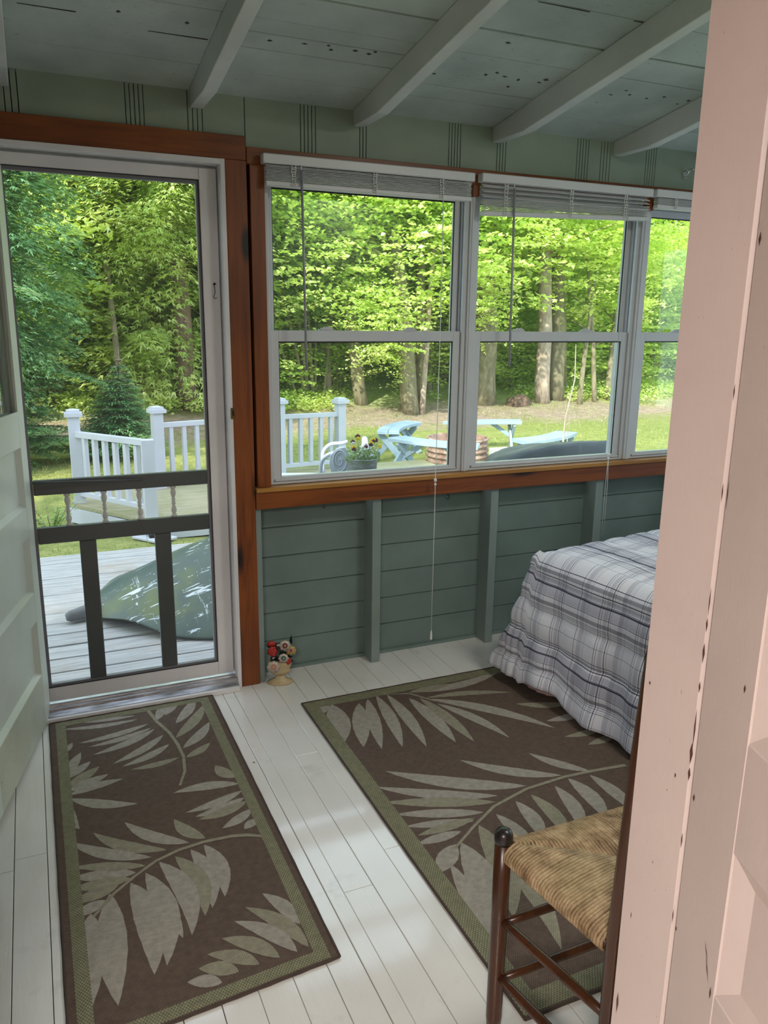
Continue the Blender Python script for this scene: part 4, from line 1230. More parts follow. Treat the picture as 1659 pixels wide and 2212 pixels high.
# ---------------------------------------------------------------- ground
def gz(x, y):
    z = -0.50
    if y > 10.5:
        z += 0.08 * (y - 10.5) + 0.16 * max(0, y - 14) + 0.004 * max(0, y - 18) ** 1.7
    d = max(0.0, min(1.0, (2.6 - x) / 3.0))
    z += 0.05 * noise.noise(Vector((x * 0.4, y * 0.4, 0))) + 0.02 * noise.noise(Vector((x * 1.9, y * 1.9, 3)))
    return z
M_ground = NT('ground')
def _ground(t):
    v = t.coords()
    n1 = t.noise(v, 0.55, 4, 0.6)
    n2 = t.noise(v, 6.0, 4, 0.7)
    n3 = t.noise(v, 38.0, 3, 0.7)
    grass = t.ramp(t.math('ADD', t.math('MULTIPLY', n2, 0.5), t.math('MULTIPLY', n3, 0.5)), [(0.3, (0.13, 0.17, 0.05)), (0.5, (0.28, 0.31, 0.10)), (0.7, (0.50, 0.47, 0.20))])
    litter = t.ramp(t.math('ADD', t.math('MULTIPLY', n2, 0.35), t.math('MULTIPLY', n3, 0.65)), [(0.3, (0.14, 0.09, 0.09)), (0.5, (0.42, 0.30, 0.27)), (0.7, (0.74, 0.58, 0.53))])
    sp = t.node('ShaderNodeSeparateXYZ'); t.link(v, sp.inputs['Vector'])
    yy = t.math('ADD', sp.outputs['Y'], t.math('MULTIPLY', n1, 4.0))
    k = t.ramp(t.math('DIVIDE', yy, 30.0), [(0.0, 0), (0.395, 0), (0.43, 0.9), (0.47, 0.7), (0.51, 0.15), (0.62, 0.3), (1.0, 0.3)])
    base = t.mix(k, grass, litter)
    hill = t.ramp(t.math('ADD', t.math('MULTIPLY', n2, 0.4), t.math('MULTIPLY', n3, 0.6)), [(0.32, (0.20, 0.32, 0.08)), (0.5, (0.50, 0.60, 0.22)), (0.66, (0.85, 0.86, 0.55))])  # far hillside coloured bright to keep gaps between crowns from going dark
    t.color(t.mix(t.ramp(t.math('DIVIDE', yy, 30.0), [(0.47, 0), (0.53, 0.9)]), base, hill))
    t.rough(0.95); t.b.inputs['Specular IOR Level'].default_value = 0.1
    t.bump(n3, 0.8, 0.03)
_ground(M_ground); M_ground = M_ground.m
m = MB()
xs = [-16 + 56 * i / 90 for i in range(91)]; ys = [0.16 + 49.8 * (j / 90) ** 1.3 for j in range(91)]
m.add([(x, y, gz(x, y)) for y in ys for x in xs], [(j * 91 + i, j * 91 + i + 1, (j + 1) * 91 + i + 1, (j + 1) * 91 + i) for j in range(90) for i in range(90)])
gr = m.build('ground', M_ground, None, True)
tag(gr, 'lawn of moss and grass running into leaf litter under the trees', 'ground', kind='structure')

# grass blades on the lawn and clumps by the walk
M_grass = leaf_mat('grass_blades', (0.16, 0.22, 0.05), (0.30, 0.36, 0.09), (0.50, 0.48, 0.17), 0.35, 0.8)
m = MB(); lr = random.Random(11)
for k in range(42000):
    y = 2.7 + 9.5 * lr.random() ** 0.8; x = -1.5 + lr.random() * (4 + y)
    if 4.0 < y < 6.4 and 0.1 < x < 4.4: continue
    if noise.noise(Vector((x * 0.7, y * 0.7, 5))) < -0.12: continue
    h = lr.uniform(0.02, 0.055); a = lr.uniform(0, 6.28); w = 0.005
    if lr.random() < 0.03: h *= 2.2
    z = gz(x, y) - 0.005
    dx, dy = math.cos(a) * w, math.sin(a) * w; l = lr.uniform(-0.5, 0.5) * h; l2 = lr.uniform(-0.5, 0.5) * h
    m.add([(x - dx, y - dy, z), (x + dx, y + dy, z), (x + l, y + l2, z + h)], [(0, 1, 2)])
g = m.build('grass', M_grass)
tag(g, 'short yellow green grass blades covering the lawn', 'grass', kind='stuff')

# ---------------------------------------------------------------- decks
M_deck = NT('grey_deck')
def _dk(t, c1, c2, moss):
    g_ = t.noise(t.coords((0.8, 12, 12)), 4, 5, 0.7, 0.4)
    c = t.ramp(g_, [(0.3, c1), (0.7, c2)])
    sp_ = t.noise(t.coords(), 2.4, 4, 0.7)
    c = t.mix(t.ramp(sp_, [(0.50, 0), (0.75, 0.7)]), c, moss)
    t.color(c); t.rough(0.8); t.bump(g_, 0.4, 0.004)
_dk(M_deck, (0.28, 0.275, 0.28), (0.56, 0.555, 0.56), (0.38, 0.31, 0.25)); M_deck = M_deck.m
M_walk = NT('walk_deck'); _dk(M_walk, (0.24, 0.22, 0.13), (0.46, 0.42, 0.28), (0.22, 0.24, 0.09)); M_walk = M_walk.m
deck = thing('porch_deck', 'weathered grey plank deck just outside the screen door', 'deck', (0, 0, 0), kind='structure')
B(-2.0, 5.4, 0.16, 2.56, -0.30, -0.165).build('deck_frame', M_dark, deck)
y = 0.703 - 0.161 * 3 + 0.003
while y < 2.5:
    g_ = rng.uniform(0.006, 0.009) if y < 1.35 else rng.uniform(0.0015, 0.004)
    xm = rng.uniform(1.5, 4.0)
    for a, b in ((-2.0, xm - 0.002), (xm + 0.002, 5.4)):
        B(a, b, y + g_, y + 0.161 - g_, -0.16, -0.120 + rng.uniform(-0.002, 0.001)).build('deck_plank', M_deck, deck, bevel=0.003)
    y += 0.161
B(-2.0, 5.4, y, y + 0.03, -0.30, -0.122).build('deck_fascia', M_deck, deck)

# raised walk with white railing
ZW = -0.30
walk = thing('walk_deck', 'raised wooden walk with a white skirt beyond the grass strip', 'deck', (0, 0, 0), kind='structure')
def wx0(y):      # slanting left edge between the two newels
    return 0.86 + (0.25 - 0.86) * (y - 4.18) / (5.15 - 4.18)
y = 4.18
while y < 6.05:
    a0, a1 = wx0(y), wx0(y + 0.14)
    pts = []
    for zz in (ZW - 0.035, ZW):
        pts += [(a0 - 0.02, y + 0.003, zz), (4.6, y + 0.003, zz), (a1 - 0.02, y + 0.137, zz), (4.6, y + 0.137, zz)]
    if y > 5.15:
        pts = []
        q0 = 0.25 + (y - 5.15) * 1.1; q1 = 0.25 + (y + 0.14 - 5.15) * 1.1
        for zz in (ZW - 0.035, ZW):
            pts += [(q0, y + 0.003, zz), (4.6, y + 0.003, zz), (q1, y + 0.137, zz), (4.6, y + 0.137, zz)]
    MB().hexa(pts).build('deck_plank', M_walk, walk, bevel=0.003)
    y += 0.14
MB().beam((0.24, 5.13, ZW - 0.115), (0.84, 4.18, ZW - 0.115), 0.022, 0.145).build('skirt_board', M_whitew, walk)
MB().beam((0.845, 4.17, ZW - 0.115), (4.6, 4.17, ZW - 0.115), 0.022, 0.145).build('skirt_board', M_whitew, walk)
B(0.95, 4.5, 4.4, 5.95, ZW - 0.18, ZW - 0.04).build('deck_frame', M_dark, walk)

fence = thing('railing', 'white painted railing with capped posts along the raised walk', 'railing', (0.34, 5.10, ZW))
FO = (0.34, 5.10, ZW)
def fpost(x, y, zt, zb, cap=True, w=0.105, rot=0.0):
    m = MB()
    c, s = math.cos(rot), math.sin(rot)
    def q(dx, dy, z): return (x + dx * c - dy * s - FO[0], y + dx * s + dy * c - FO[1], z - FO[2])
    def bb(w_, z0, z1):
        h = w_ / 2
        m.hexa([q(-h, -h, z0), q(h, -h, z0), q(-h, h, z0), q(h, h, z0), q(-h, -h, z1), q(h, -h, z1), q(-h, h, z1), q(h, h, z1)])
    bb(w, zb, zt)
    o = m.build('post', M_whitew, fence, bevel=0.002)
    if cap:
        m = MB()
        bb(w + 0.055, zt + 0.0005, zt + 0.038)
        bb(w + 0.012, zt + 0.038, zt + 0.062)
        h = (w + 0.012) / 2
        b_ = len(m.v)
        m.add([q(-h, -h, zt + 0.062), q(h, -h, zt + 0.062), q(h, h, zt + 0.062), q(-h, h, zt + 0.062), q(0, 0, zt + 0.075)], [(0, 1, 4), (1, 2, 4), (2, 3, 4), (3, 0, 4)])
        m.build('post_cap', M_whitew, o)
    return o
def frail(a, b, z0, z1, w=0.055, h=0.05, nm='handrail'):
    m = MB().beam((a[0] - FO[0], a[1] - FO[1], z0 - FO[2]), (b[0] - FO[0], b[1] - FO[1], z1 - FO[2]), w, h)
    m.build(nm, M_whitew, fence, bevel=0.002)
def balusters(a, b, n, zb, zt, zb2=None, zt2=None, s=0.042):
    a = Vector(a); b = Vector(b); d = (b - a).normalized(); rot = math.atan2(d.y, d.x)
    for k in range(n):
        t_ = (k + 1) / (n + 1)
        p = a + (b - a) * t_
        z0 = zb + ((zb2 if zb2 is not None else zb) - zb) * t_; z1 = zt + ((zt2 if zt2 is not None else zt) - zt) * t_
        c, s_ = math.cos(rot), math.sin(rot); h = s / 2
        def q(dx, dy, z): return (p.x + dx * c - dy * s_ - FO[0], p.y + dx * s_ + dy * c - FO[1], z - FO[2])
        MB().hexa([q(-h, -h, z0), q(h, -h, z0), q(-h, h, z0), q(h, h, z0), q(-h, -h, z1), q(h, -h, z1), q(-h, h, z1), q(h, h, z1)]).build('baluster', M_whitew, fence)
pA, pB, pC, pE, pD = (0.335, 5.12), (0.895, 4.24), (1.165, 5.52), (2.575, 5.82), (3.40, 6.02)
rAB = math.atan2(pB[1] - pA[1], pB[0] - pA[0])
fpost(*pA, 0.545, ZW, rot=rAB * 0 + 0.0); fpost(*pB, 0.420, -0.46, cap=False, w=0.11)
fpost(*pC, 0.505, ZW, rot=0.2); fpost(*pE, 0.525, ZW, rot=0.2); fpost(*pD, 0.485, ZW, rot=0.2)
frail(pA, pB, 0.375, 0.390, 0.06, 0.055); frail(pA, pB, -0.205, -0.205, 0.045, 0.045, 'bottom_rail')
balusters(pA, pB, 6, -0.185, 0.35)
for a, b, n in ((pC, pE, 9), (pE, pD, 5)):
    frail(a, b, 0.372, 0.372 - (0.02 if n == 5 else 0.0), 0.06, 0.05)
    frail(a, b, -0.205, -0.225 if n == 5 else -0.205, 0.045, 0.05, 'bottom_rail')
    balusters(a, b, n, -0.185, 0.350)
ft = thing('paving_slab', 'white slab on the mossy ground below the raised walk', 'slab', (0.90, 4.12, -0.47))
MB().hexa([(-0.19, 0.10, 0.0), (0.0, -0.17, 0.0), (0.01, 0.17, 0.0), (0.19, -0.05, 0.0), (-0.19, 0.10, 0.02), (0.0, -0.17, 0.02), (0.01, 0.17, 0.02), (0.19, -0.05, 0.02)]).build('slab', M_whitew, ft, bevel=0.002)
MB().box(-0.05, 0.06, -0.03, 0.06, 0.0205, 0.05).build('block', M_dark, ft)

# ---------------------------------------------------------------- upturned green boat
def boat():
    M_hull = NT('green_hull')
    t = M_hull; v = t.coords()
    n = t.noise(v, 3.2, 3)
    c = t.ramp(n, [(0.38, (0.075, 0.11, 0.105)), (0.55, (0.10, 0.135, 0.11)), (0.68, (0.16, 0.19, 0.075))])
    s1 = t.noise(t.coords((2.2, 14, 3), rot=(0, 0, 0.5)), 2.6, 5, 0.7, 0.8)
    s2 = t.noise(t.coords((9, 2.2, 3), rot=(0, 0, -0.6)), 2.4, 5, 0.75, 1.0)
    z = t.noise(v, 2.4, 1)
    mk = t.mix(1.0, t.ramp(s1, [(0.60, 0), (0.62, 1)]), t.ramp(s2, [(0.63, 0), (0.65, 1)]), 'LIGHTEN')
    mk = t.mix(1.0, mk, t.ramp(z, [(0.42, 0), (0.55, 1)]), 'MULTIPLY')
    t.color(t.mix(mk, c, (0.72, 0.78, 0.84)))
    t.rough(0.42); t.b.inputs['Specular IOR Level'].default_value = 0.3; t.bump(n, 0.1, 0.01)
    b = thing('boat', 'upturned scratched green boat hull lying on the grey deck', 'boat', (0.12, 1.45, -0.12))
    m = MB(); NX, NA = 44, 20
    vs = []
    for i in range(NX + 1):
        s = 2.9 * (i / NX) ** 1.3
        e = max(0.0, min(1.0, (2.9 - s) / 0.5)) ** 0.5
        w = (0.03 + 0.76 * (1 - math.exp(-s / 0.33))) * (0.25 + 0.75 * e)
        h = (0.045 + 0.46 * math.tanh(s / 0.92)) * (0.3 + 0.7 * e)
        lift = 0.055 * math.exp(-((s - 0.20) / 0.13) ** 2) + 0.02 * math.exp(-((s - 0.95) / 0.2) ** 2)
        for k in range(NA + 1):
            a = math.pi * k / NA
            cx = math.cos(a); sz = (1 - abs(cx) ** 1.35) ** 0.92 if abs(cx) < 1 else 0.0
            vs.append((s + 0.05, -w * cx + 0.03 * s, lift * (1 - sz) + 0.004 + h * sz))
    fs = [(i * (NA + 1) + k, (i + 1) * (NA + 1) + k, (i + 1) * (NA + 1) + k + 1, i * (NA + 1) + k + 1) for i in range(NX) for k in range(NA)]
    fs.append(tuple(NX * (NA + 1) + k for k in range(NA + 1)))
    m.add(vs, fs)
    o = m.build('hull', M_hull.m, b, True)
    sd = o.modifiers.new('thickness', 'SOLIDIFY'); sd.thickness = 0.012; sd.offset = 1
    Mt = plain('grey_bow_cap', (0.16, 0.16, 0.17), 0.6)
    MB().tube([(-0.06, -0.12, 0.035), (-0.04, -0.118, 0.038), (0.04, -0.10, 0.045), (0.14, -0.07, 0.05), (0.20, -0.04, 0.045)], [0.018, 0.030, 0.038, 0.042, 0.035], 12).build('bow_cap', Mt, b, True)
boat()

# ---------------------------------------------------------------- garden seat, pot and covered grill on the deck
M_wmetal = plain('white_metal', (0.50, 0.52, 0.62), 0.4)
gc = thing('garden_chair', 'white metal garden chair with scroll medallion and arched arm outside the window', 'chair', (2.02, 2.15, -0.12), R(-21))
for k in range(6):
    MB().box(-0.52 + k * 0.0, -0.02, -0.20 + k * 0.070, -0.20 + k * 0.070 + 0.050, 0.485, 0.505).build('seat_slat', M_wmetal, gc, bevel=0.004)
for px_, py_ in ((-0.48, -0.18), (-0.48, 0.19), (-0.03, -0.18), (-0.03, 0.19)):
    MB().tube([(px_, py_, 0.0), (px_ + 0.015, py_, 0.25), (px_, py_, 0.49)], 0.014, 8).build('leg', M_wmetal, gc, True)
for py_ in (-0.21, 0.22):
    pts = [(-0.20, py_, 0.50), (-0.205, py_, 0.60)] + [(-0.11 - 0.095 * math.cos(R(a)), py_, 0.625 + 0.095 * math.sin(R(a))) for a in range(10, 100, 15)] + [(-0.06, py_, 0.722), (-0.02, py_, 0.735)]
    MB().tube(pts, 0.014, 10).build('arm', M_wmetal, gc, True)
m = MB()
lr = random.Random(1)
m.prism([(a_ - 0.05, b_) for a_, b_ in ((-0.09, 0.50), (0.03, 0.50), (0.035, 0.58), (0.06, 0.62), (0.05, 0.72), (0.01, 0.77), (-0.045, 0.76), (-0.09, 0.71), (-0.10, 0.64), (-0.075, 0.58))], 'y', -0.245, -0.225)
m.build('scroll_plate', M_wmetal, gc, bevel=0.004)
m = MB()
pts = [(-0.075 + (0.042 - 0.0022 * k) * math.cos(k * 0.5), -0.249, 0.675 + (0.068 - 0.0037 * k) * math.sin(k * 0.5)) for k in range(18)]
m.tube(pts, 0.0045, 6)
m.tube([(-0.075 + 0.045 * math.cos(a), -0.249, 0.675 + 0.073 * math.sin(a)) for a in [2 * math.pi * k / 20 for k in range(21)]], 0.005, 6)
m.build('scroll_relief', M_wmetal, gc, True)
pts = [(0.02, -0.20, 0.50), (0.06, -0.20, 0.66)] + [(0.10, -0.20 + 0.21 * (1 - math.cos(R(a))), 0.70 + 0.08 * math.sin(R(a))) for a in range(0, 181, 20)] + [(0.06, 0.22, 0.66), (0.02, 0.22, 0.50)]
MB().tube(pts, 0.022, 10).build('back_frame', M_wmetal, gc, True)
for k in range(5):
    yy = -0.13 + k * 0.07
    MB().tube([(0.025, yy, 0.50), (0.095, yy, 0.74)], 0.009, 8).build('back_bar', M_wmetal, gc, True)
ps = thing('plant_stand', 'small white plant stand under the pansy tub, below the window view', 'plant stand', (1.96, 1.78, -0.12))
MB().lathe([(0.12, 0.54), (0.13, 0.55), (0.13, 0.565), (0.12, 0.57)], seg=20).build('stand_top', M_wmetal, ps, True)
for k in range(3):
    a = 2 * math.pi * k / 3
    MB().tube([(0.16 * math.cos(a), 0.16 * math.sin(a), 0.0), (0.09 * math.cos(a), 0.09 * math.sin(a), 0.54)], 0.010, 8).build('leg', M_wmetal, ps, True)
pot = thing('flower_tub', 'galvanised tub of yellow and purple pansies outside the first window', 'flower pot', (1.96, 1.78, 0.4505))
M_galv = NT('galvanised'); M_galv.color(M_galv.ramp(M_galv.noise(M_galv.coords((1, 1, 5)), 9, 3), [(0.35, (0.16, 0.15, 0.15)), (0.65, (0.36, 0.36, 0.37))])); M_galv.b.inputs['Metallic'].default_value = 0.5; M_galv.rough(0.4); M_galv = M_galv.m
MB().lathe([(0.085, 0.0), (0.090, 0.02), (0.092, 0.035), (0.0925, 0.055), (0.095, 0.06), (0.095, 0.10), (0.0975, 0.105), (0.098, 0.135), (0.103, 0.142), (0.103, 0.148), (0.096, 0.148), (0.094, 0.125), (0.02, 0.12)], seg=28).build('tub', M_galv, pot, True)
M_pleaf = leaf_mat('pansy_leaves', (0.10, 0.20, 0.07), (0.22, 0.34, 0.14), (0.34, 0.46, 0.24), 0.35, 9)
m = MB(); lr = random.Random(9)
for k in range(620):
    a = lr.uniform(0, 6.28); q = 0.105 * math.sqrt(lr.random()); h = 0.12 + lr.random() * (0.11 - q * 0.4)
    c = Vector((q * math.cos(a) * 1.1, q * math.sin(a), h)); d = Vector((lr.gauss(0, 1), lr.gauss(0, 1), lr.uniform(-0.3, 1.4))).normalized() * lr.uniform(0.010, 0.020)
    n_ = d.cross(Vector((lr.gauss(0, 1), lr.gauss(0, 1), 0.3))).normalized() * 0.0045
    m.add([c - d, c + n_, c + d, c - n_], [(0, 1, 2, 3)])
o = m.build('foliage', M_pleaf, pot); o['kind'] = 'stuff'
M_py = plain('pansy_yellow', (0.80, 0.55, 0.03), 0.6); M_pp = plain('pansy_purple', (0.10, 0.012, 0.03), 0.6); M_pw = plain('alyssum_white', (0.80, 0.74, 0.82), 0.7)
def pansy(x, y, z, s, mat1, mat2):
    m = MB()
    for k in range(5):
        a = 2 * math.pi * k / 5 + 0.3
        c = (x + s * 0.55 * math.cos(a), y - 0.002 * k, z + s * 0.55 * math.sin(a))
        m.ball(c, s * 0.52, 7, 4, 0 if k < 3 else 1, sc=(1, 0.25, 1))
    m.ball((x, y - 0.006, z), s * 0.28, 6, 4, 1, sc=(1, 0.5, 1))
    fl = m.build('pansy', [mat1, mat2], pot, True)
    MB().tube([(x, y, z), (x * 0.8, y * 0.8 + 0.01, z - 0.05), (x * 0.5, y * 0.5, 0.13)], 0.0016, 5).build('stem', M_pleaf, fl, True)
for (x, y, z, s, a, b) in ((-0.085, -0.05, 0.225, 0.020, M_py, M_pp), (-0.045, -0.02, 0.29, 0.020, M_pp, M_py), (0.0, -0.05, 0.235, 0.017, M_pw, M_pp), (0.03, -0.06, 0.25, 0.019, M_py, M_pp), (0.065, -0.02, 0.265, 0.018, M_py, M_pp), (0.095, 0.0, 0.26, 0.014, M_pp, M_pp), (-0.06, 0.03, 0.25, 0.016, M_pp, M_pw), (0.11, -0.03, 0.22, 0.014, M_py, M_py)):
    pansy(x, y, z, s, a, b)
m = MB()
for k in range(130):
    a = lr.uniform(0, 6.28); q = 0.10 * math.sqrt(lr.random())
    m.ball((q * math.cos(a), q * math.sin(a) - 0.01, lr.uniform(0.16, 0.23)), lr.uniform(0.003, 0.006), 5, 3)
o = m.build('small_blossoms', M_pw, pot); o['kind'] = 'stuff'

def cover():
    M_cover = NT('cover_cloth'); M_cover.color(M_cover.ramp(M_cover.noise(M_cover.coords(), 5, 3), [(0.35, (0.035, 0.042, 0.052)), (0.65, (0.062, 0.070, 0.082))])); M_cover.rough(0.55); M_cover.bump(M_cover.noise(M_cover.coords(), 60, 2), 0.2, 0.003)
    g = thing('covered_grill', 'dark blue grey cloth cover over a grill outside the middle window', 'grill cover', (3.72, 2.15, -0.12))
    NX, NY = 70, 44; vs = []
    for j in range(NY + 1):
        for i in range(NX + 1):
            u = -1 + 2 * i / NX; v = -1 + 2 * j / NY
            # superellipse dome flattened on top, longer to the right
            r1 = (abs(u) ** 3.2 + abs(v) ** 3.6) ** (1 / 3.4)
            x = u * 0.70; y = v * 0.33
            top = 0.665 - 0.05 * v - 0.09 * max(0, -u - 0.15) ** 1.5 * 2.0
            z = top * (1 - max(0.0, r1 - 0.72) ** 1.6 / (0.30 ** 1.6) * 0.9)
            z = max(0.02, z)
            z += 0.012 * noise.noise(Vector((x * 6, y * 9, 2))) + 0.006 * math.sin(x * 22 + y * 15) * (1 if r1 > 0.75 else 0.3)
            vs.append((x, y, max(0.0, z)))
    m = MB().add(vs, [(j * (NX + 1) + i, j * (NX + 1) + i + 1, (j + 1) * (NX + 1) + i + 1, (j + 1) * (NX + 1) + i) for j in range(NY) for i in range(NX)])
    m.build('cover', M_cover.m, g, True)
    MB().tube([(-0.35, -0.25, 0.592), (0.0, -0.28, 0.60), (0.35, -0.27, 0.612), (0.62, -0.20, 0.60)], 0.006, 6).build('cover_seam', M_cover.m, g, True)
cover()

# ---------------------------------------------------------------- fire ring and four curved benches
M_rust = NT('rusty_steel')
M_rust.color(M_rust.ramp(M_rust.noise(M_rust.coords(), 7, 5, 0.7), [(0.3, (0.10, 0.055, 0.045)), (0.5, (0.30, 0.19, 0.15)), (0.72, (0.52, 0.40, 0.35))])); M_rust.rough(0.8); M_rust = M_rust.m
RC = (5.52, 6.88)
fr_ = thing('fire_ring', 'rusty corrugated steel fire ring among the pale blue benches', 'fire ring', (RC[0], RC[1], -0.52))
prof = []
for k in range(40):
    z = 0.02 + 0.35 * k / 39
    prof.append((0.435 + 0.014 * math.sin(k / 39 * 2 * math.pi * 4.5), z))
prof += [(0.420, 0.372)] + [(0.415, 0.36), (0.41, 0.10), (0.05, 0.06)]
MB().lathe(prof, seg=44).build('ring_wall', M_rust, fr_, True)
M_bench = painted('pale_blue_paint', (0.36, 0.46, 0.60), 0.45, 0.06, 0.0, grain=(5, 5, 5))
def bench(label, mx, my, nang, Rb=1.8, w=0.31, chord=1.2):
    """curved plank bench; nang = direction (degrees) from the bench towards the fire"""
    b = thing('curved_bench', label, 'bench', (mx, my, -0.505), 0, 'curved benches around the fire ring')
    n = 14; span = 2 * math.degrees(math.asin(chord / 2 / Rb)); cang = nang + 180; r0 = Rb - w / 2
    ox, oy = Rb * math.cos(R(nang)), Rb * math.sin(R(nang))
    def pt(r_, a, z): return (ox + r_ * math.cos(R(a)), oy + r_ * math.sin(R(a)), z)
    for k, (ra, rb) in enumerate(((r0, r0 + w / 2 - 0.003), (r0 + w / 2 + 0.003, r0 + w))):
        m = MB(); vs = []
        for i in range(n + 1):
            a = cang - span / 2 + span * i / n
            vs += [pt(ra, a, 0.41), pt(rb, a, 0.41), pt(rb, a, 0.455), pt(ra, a, 0.455)]
        fs = []
        for i in range(n):
            for q in range(4):
                fs.append((i * 4 + q, i * 4 + (q + 1) % 4, (i + 1) * 4 + (q + 1) % 4, (i + 1) * 4 + q))
        fs += [(0, 1, 2, 3), tuple(n * 4 + q for q in range(4))]
        m.add(vs, fs).build('seat_plank', M_bench, b, bevel=0.003)
    for e in (-1, 1):
        a = cang + e * (span / 2 - 4.5)
        tx = Vector((-math.sin(R(a)), math.cos(R(a)), 0)) * 0.022
        for (s0, s1, off) in (((r0 - 0.08, 0.0), (r0 + w - 0.03, 0.41), 1), ((r0 + w + 0.08, 0.0), (r0 + 0.03, 0.41), -1)):
            A_ = Vector(pt(s0[0], a, s0[1])) + tx * off; B_ = Vector(pt(s1[0], a, s1[1])) + tx * off
            MB().beam(A_, B_, 0.085, 0.038, up=tx).build('leg', M_bench, b, bevel=0.003)
        MB().beam(Vector(pt(Rb, a, 0.20)), Vector(pt(Rb, a - e * 10, 0.405)), 0.035, 0.06).build('brace', M_bench, b, bevel=0.003)
bench('pale blue curved bench behind the first window, farthest left of the ring', 4.85, 7.59, -43)
bench('pale blue curved bench in front of the rusty ring, nearest the first window', 4.68, 6.02, 35)
bench('pale blue curved bench on the far right side of the ring', 6.42, 7.70, -98)
bench('pale blue curved bench in front right of the ring above the grill cover', 6.42, 5.92, 113)
sb = thing('chopping_block', 'short white weathered wood block beside the fire ring', 'block', (5.98, 6.42, -0.51))
MB().box(-0.15, 0.15, -0.11, 0.11, 0.0, 0.24).build('block', M_whitew, sb, bevel=0.01)
MB().tube([(-0.07, -0.111, 0.185), (-0.07, -0.118, 0.185)], 0.008, 8).build('bolt', M_wire, sb)

# ---------------------------------------------------------------- trees
M_bark1 = NT('cedar_bark')
def _bark(t, c1, c2, sc=(9, 9, 0.8)):
    g_ = t.noise(t.coords(sc), 3.0, 5, 0.7, 0.5)
    t.color(t.ramp(g_, [(0.3, c1), (0.68, c2)])); t.rough(0.9); t.bump(g_, 0.8, 0.02)
_bark(M_bark1, (0.13, 0.08, 0.06), (0.42, 0.28, 0.22)); M_bark1 = M_bark1.m
M_bark2 = NT('maple_bark'); _bark(M_bark2, (0.12, 0.10, 0.06), (0.36, 0.31, 0.20), (3, 3, 1.2)); M_bark2 = M_bark2.m
M_bark3 = NT('pale_bark'); _bark(M_bark3, (0.24, 0.17, 0.13), (0.60, 0.48, 0.40), (3, 3, 1.4)); M_bark3 = M_bark3.m
M_maple = leaf_mat('maple_leaves', (0.30, 0.50, 0.10), (0.58, 0.74, 0.22), (0.93, 0.95, 0.66), 0.5, 0.7)  # palest tone puts sunlit white glints into the leaf colour
M_mapled = leaf_mat('shade_toned_leaves', (0.16, 0.32, 0.09), (0.32, 0.50, 0.16), (0.58, 0.70, 0.32), 0.45, 0.7)  # darker copy of the maple leaves, with shade put into the colour
M_hem = leaf_mat('hemlock_needles', (0.10, 0.24, 0.13), (0.25, 0.46, 0.25), (0.60, 0.76, 0.44), 0.4, 1.2)
M_ced = leaf_mat('cedar_sprays', (0.34, 0.52, 0.20), (0.60, 0.74, 0.32), (0.92, 0.94, 0.62), 0.5, 1.0)
M_spr = leaf_mat('spruce_needles', (0.07, 0.20, 0.09), (0.16, 0.34, 0.15), (0.34, 0.54, 0.26), 0.3, 2.0)

def leaf_mesh(name, mat, n_spray, per, rad, size, flat=0.16, seed=1, shape='maple', droop=0.2, spread=0.42):
    """crown of many leaf sprays inside an ellipsoid of radii rad"""
    lr = random.Random(seed); vs = []; fs = []
    for s in range(n_spray):
        while True:
            p = Vector((lr.uniform(-1, 1), lr.uniform(-1, 1), lr.uniform(-1, 1)))
            if 0.15 < p.length < 1: break
        c = Vector((p.x * rad[0], p.y * rad[1], p.z * rad[2]))
        out = Vector((p.x, p.y, 0.1 * p.z)).normalized()
        side = Vector((-out.y, out.x, 0))
        up = Vector((0, 0, 1))
        sl = spread * lr.uniform(0.6, 1.3)
        for k in range(per):
            a = lr.uniform(-1, 1); b_ = lr.uniform(-1, 1)
            q = c + out * (a * sl) + side * (b_ * sl * 0.8) + up * (lr.gauss(0, flat * sl) - droop * sl * (a * a + b_ * b_) * 0.6 - droop * sl * a * 0.5)
            sz = size * lr.uniform(0.6, 1.25)
            if shape == 'maple':
                nrm = Vector((lr.gauss(0, 0.45), lr.gauss(0, 0.45) - 0.25, 1)).normalized()
                d = Vector((lr.gauss(0, 1), lr.gauss(0, 1), -0.3)); d = (d - nrm * d.dot(nrm)).normalized()
                w = d.cross(nrm)
                i0 = len(vs)
                vs += [tuple(q - d * sz * 0.5), tuple(q + w * sz * 0.48 + d * sz * 0.05 + nrm * sz * 0.10), tuple(q + d * sz * 0.6 - nrm * sz * 0.12), tuple(q - w * sz * 0.48 + d * sz * 0.05 + nrm * sz * 0.10)]
                fs += [(i0, i0 + 1, i0 + 2), (i0, i0 + 2, i0 + 3)]
            else:
                # feathery twig: thin fan along the spray with side needles
                d = (out * lr.uniform(0.3, 1) + side * b_ * 0.9 + up * lr.uniform(-0.45, 0.1)).normalized()
                w = d.cross(up).normalized()
                i0 = len(vs)
                for sgn in (-1, 0, 1):
                    e = (d + w * sgn * 0.75).normalized() * sz * (1.0 if sgn == 0 else 0.72)
                    f_ = e.cross(up).normalized() * sz * 0.13
                    j0 = len(vs)
                    vs += [tuple(q + f_), tuple(q - f_), tuple(q + e - up * sz * 0.12)]
                    fs.append((j0, j0 + 1, j0 + 2))
    me = bpy.data.meshes.new(name)
    me.from_pydata(vs, [], fs)
    me.materials.append(mat)
    me.update()
    return me
def obj_from(me, name, parent, loc=(0, 0, 0), rot=(0, 0, 0), sc=(1, 1, 1), kind='stuff'):
    o = bpy.data.objects.new(name, me); col.objects.link(o); o.parent = parent
    o.location = loc; o.rotation_euler = rot; o.scale = sc
    if kind: o['kind'] = kind
    return o
CROWN = [leaf_mesh('foliage', M_maple, 150, 44, (2.1, 2.1, 1.8), 0.12, seed=21 + k, spread=0.55) for k in range(3)]
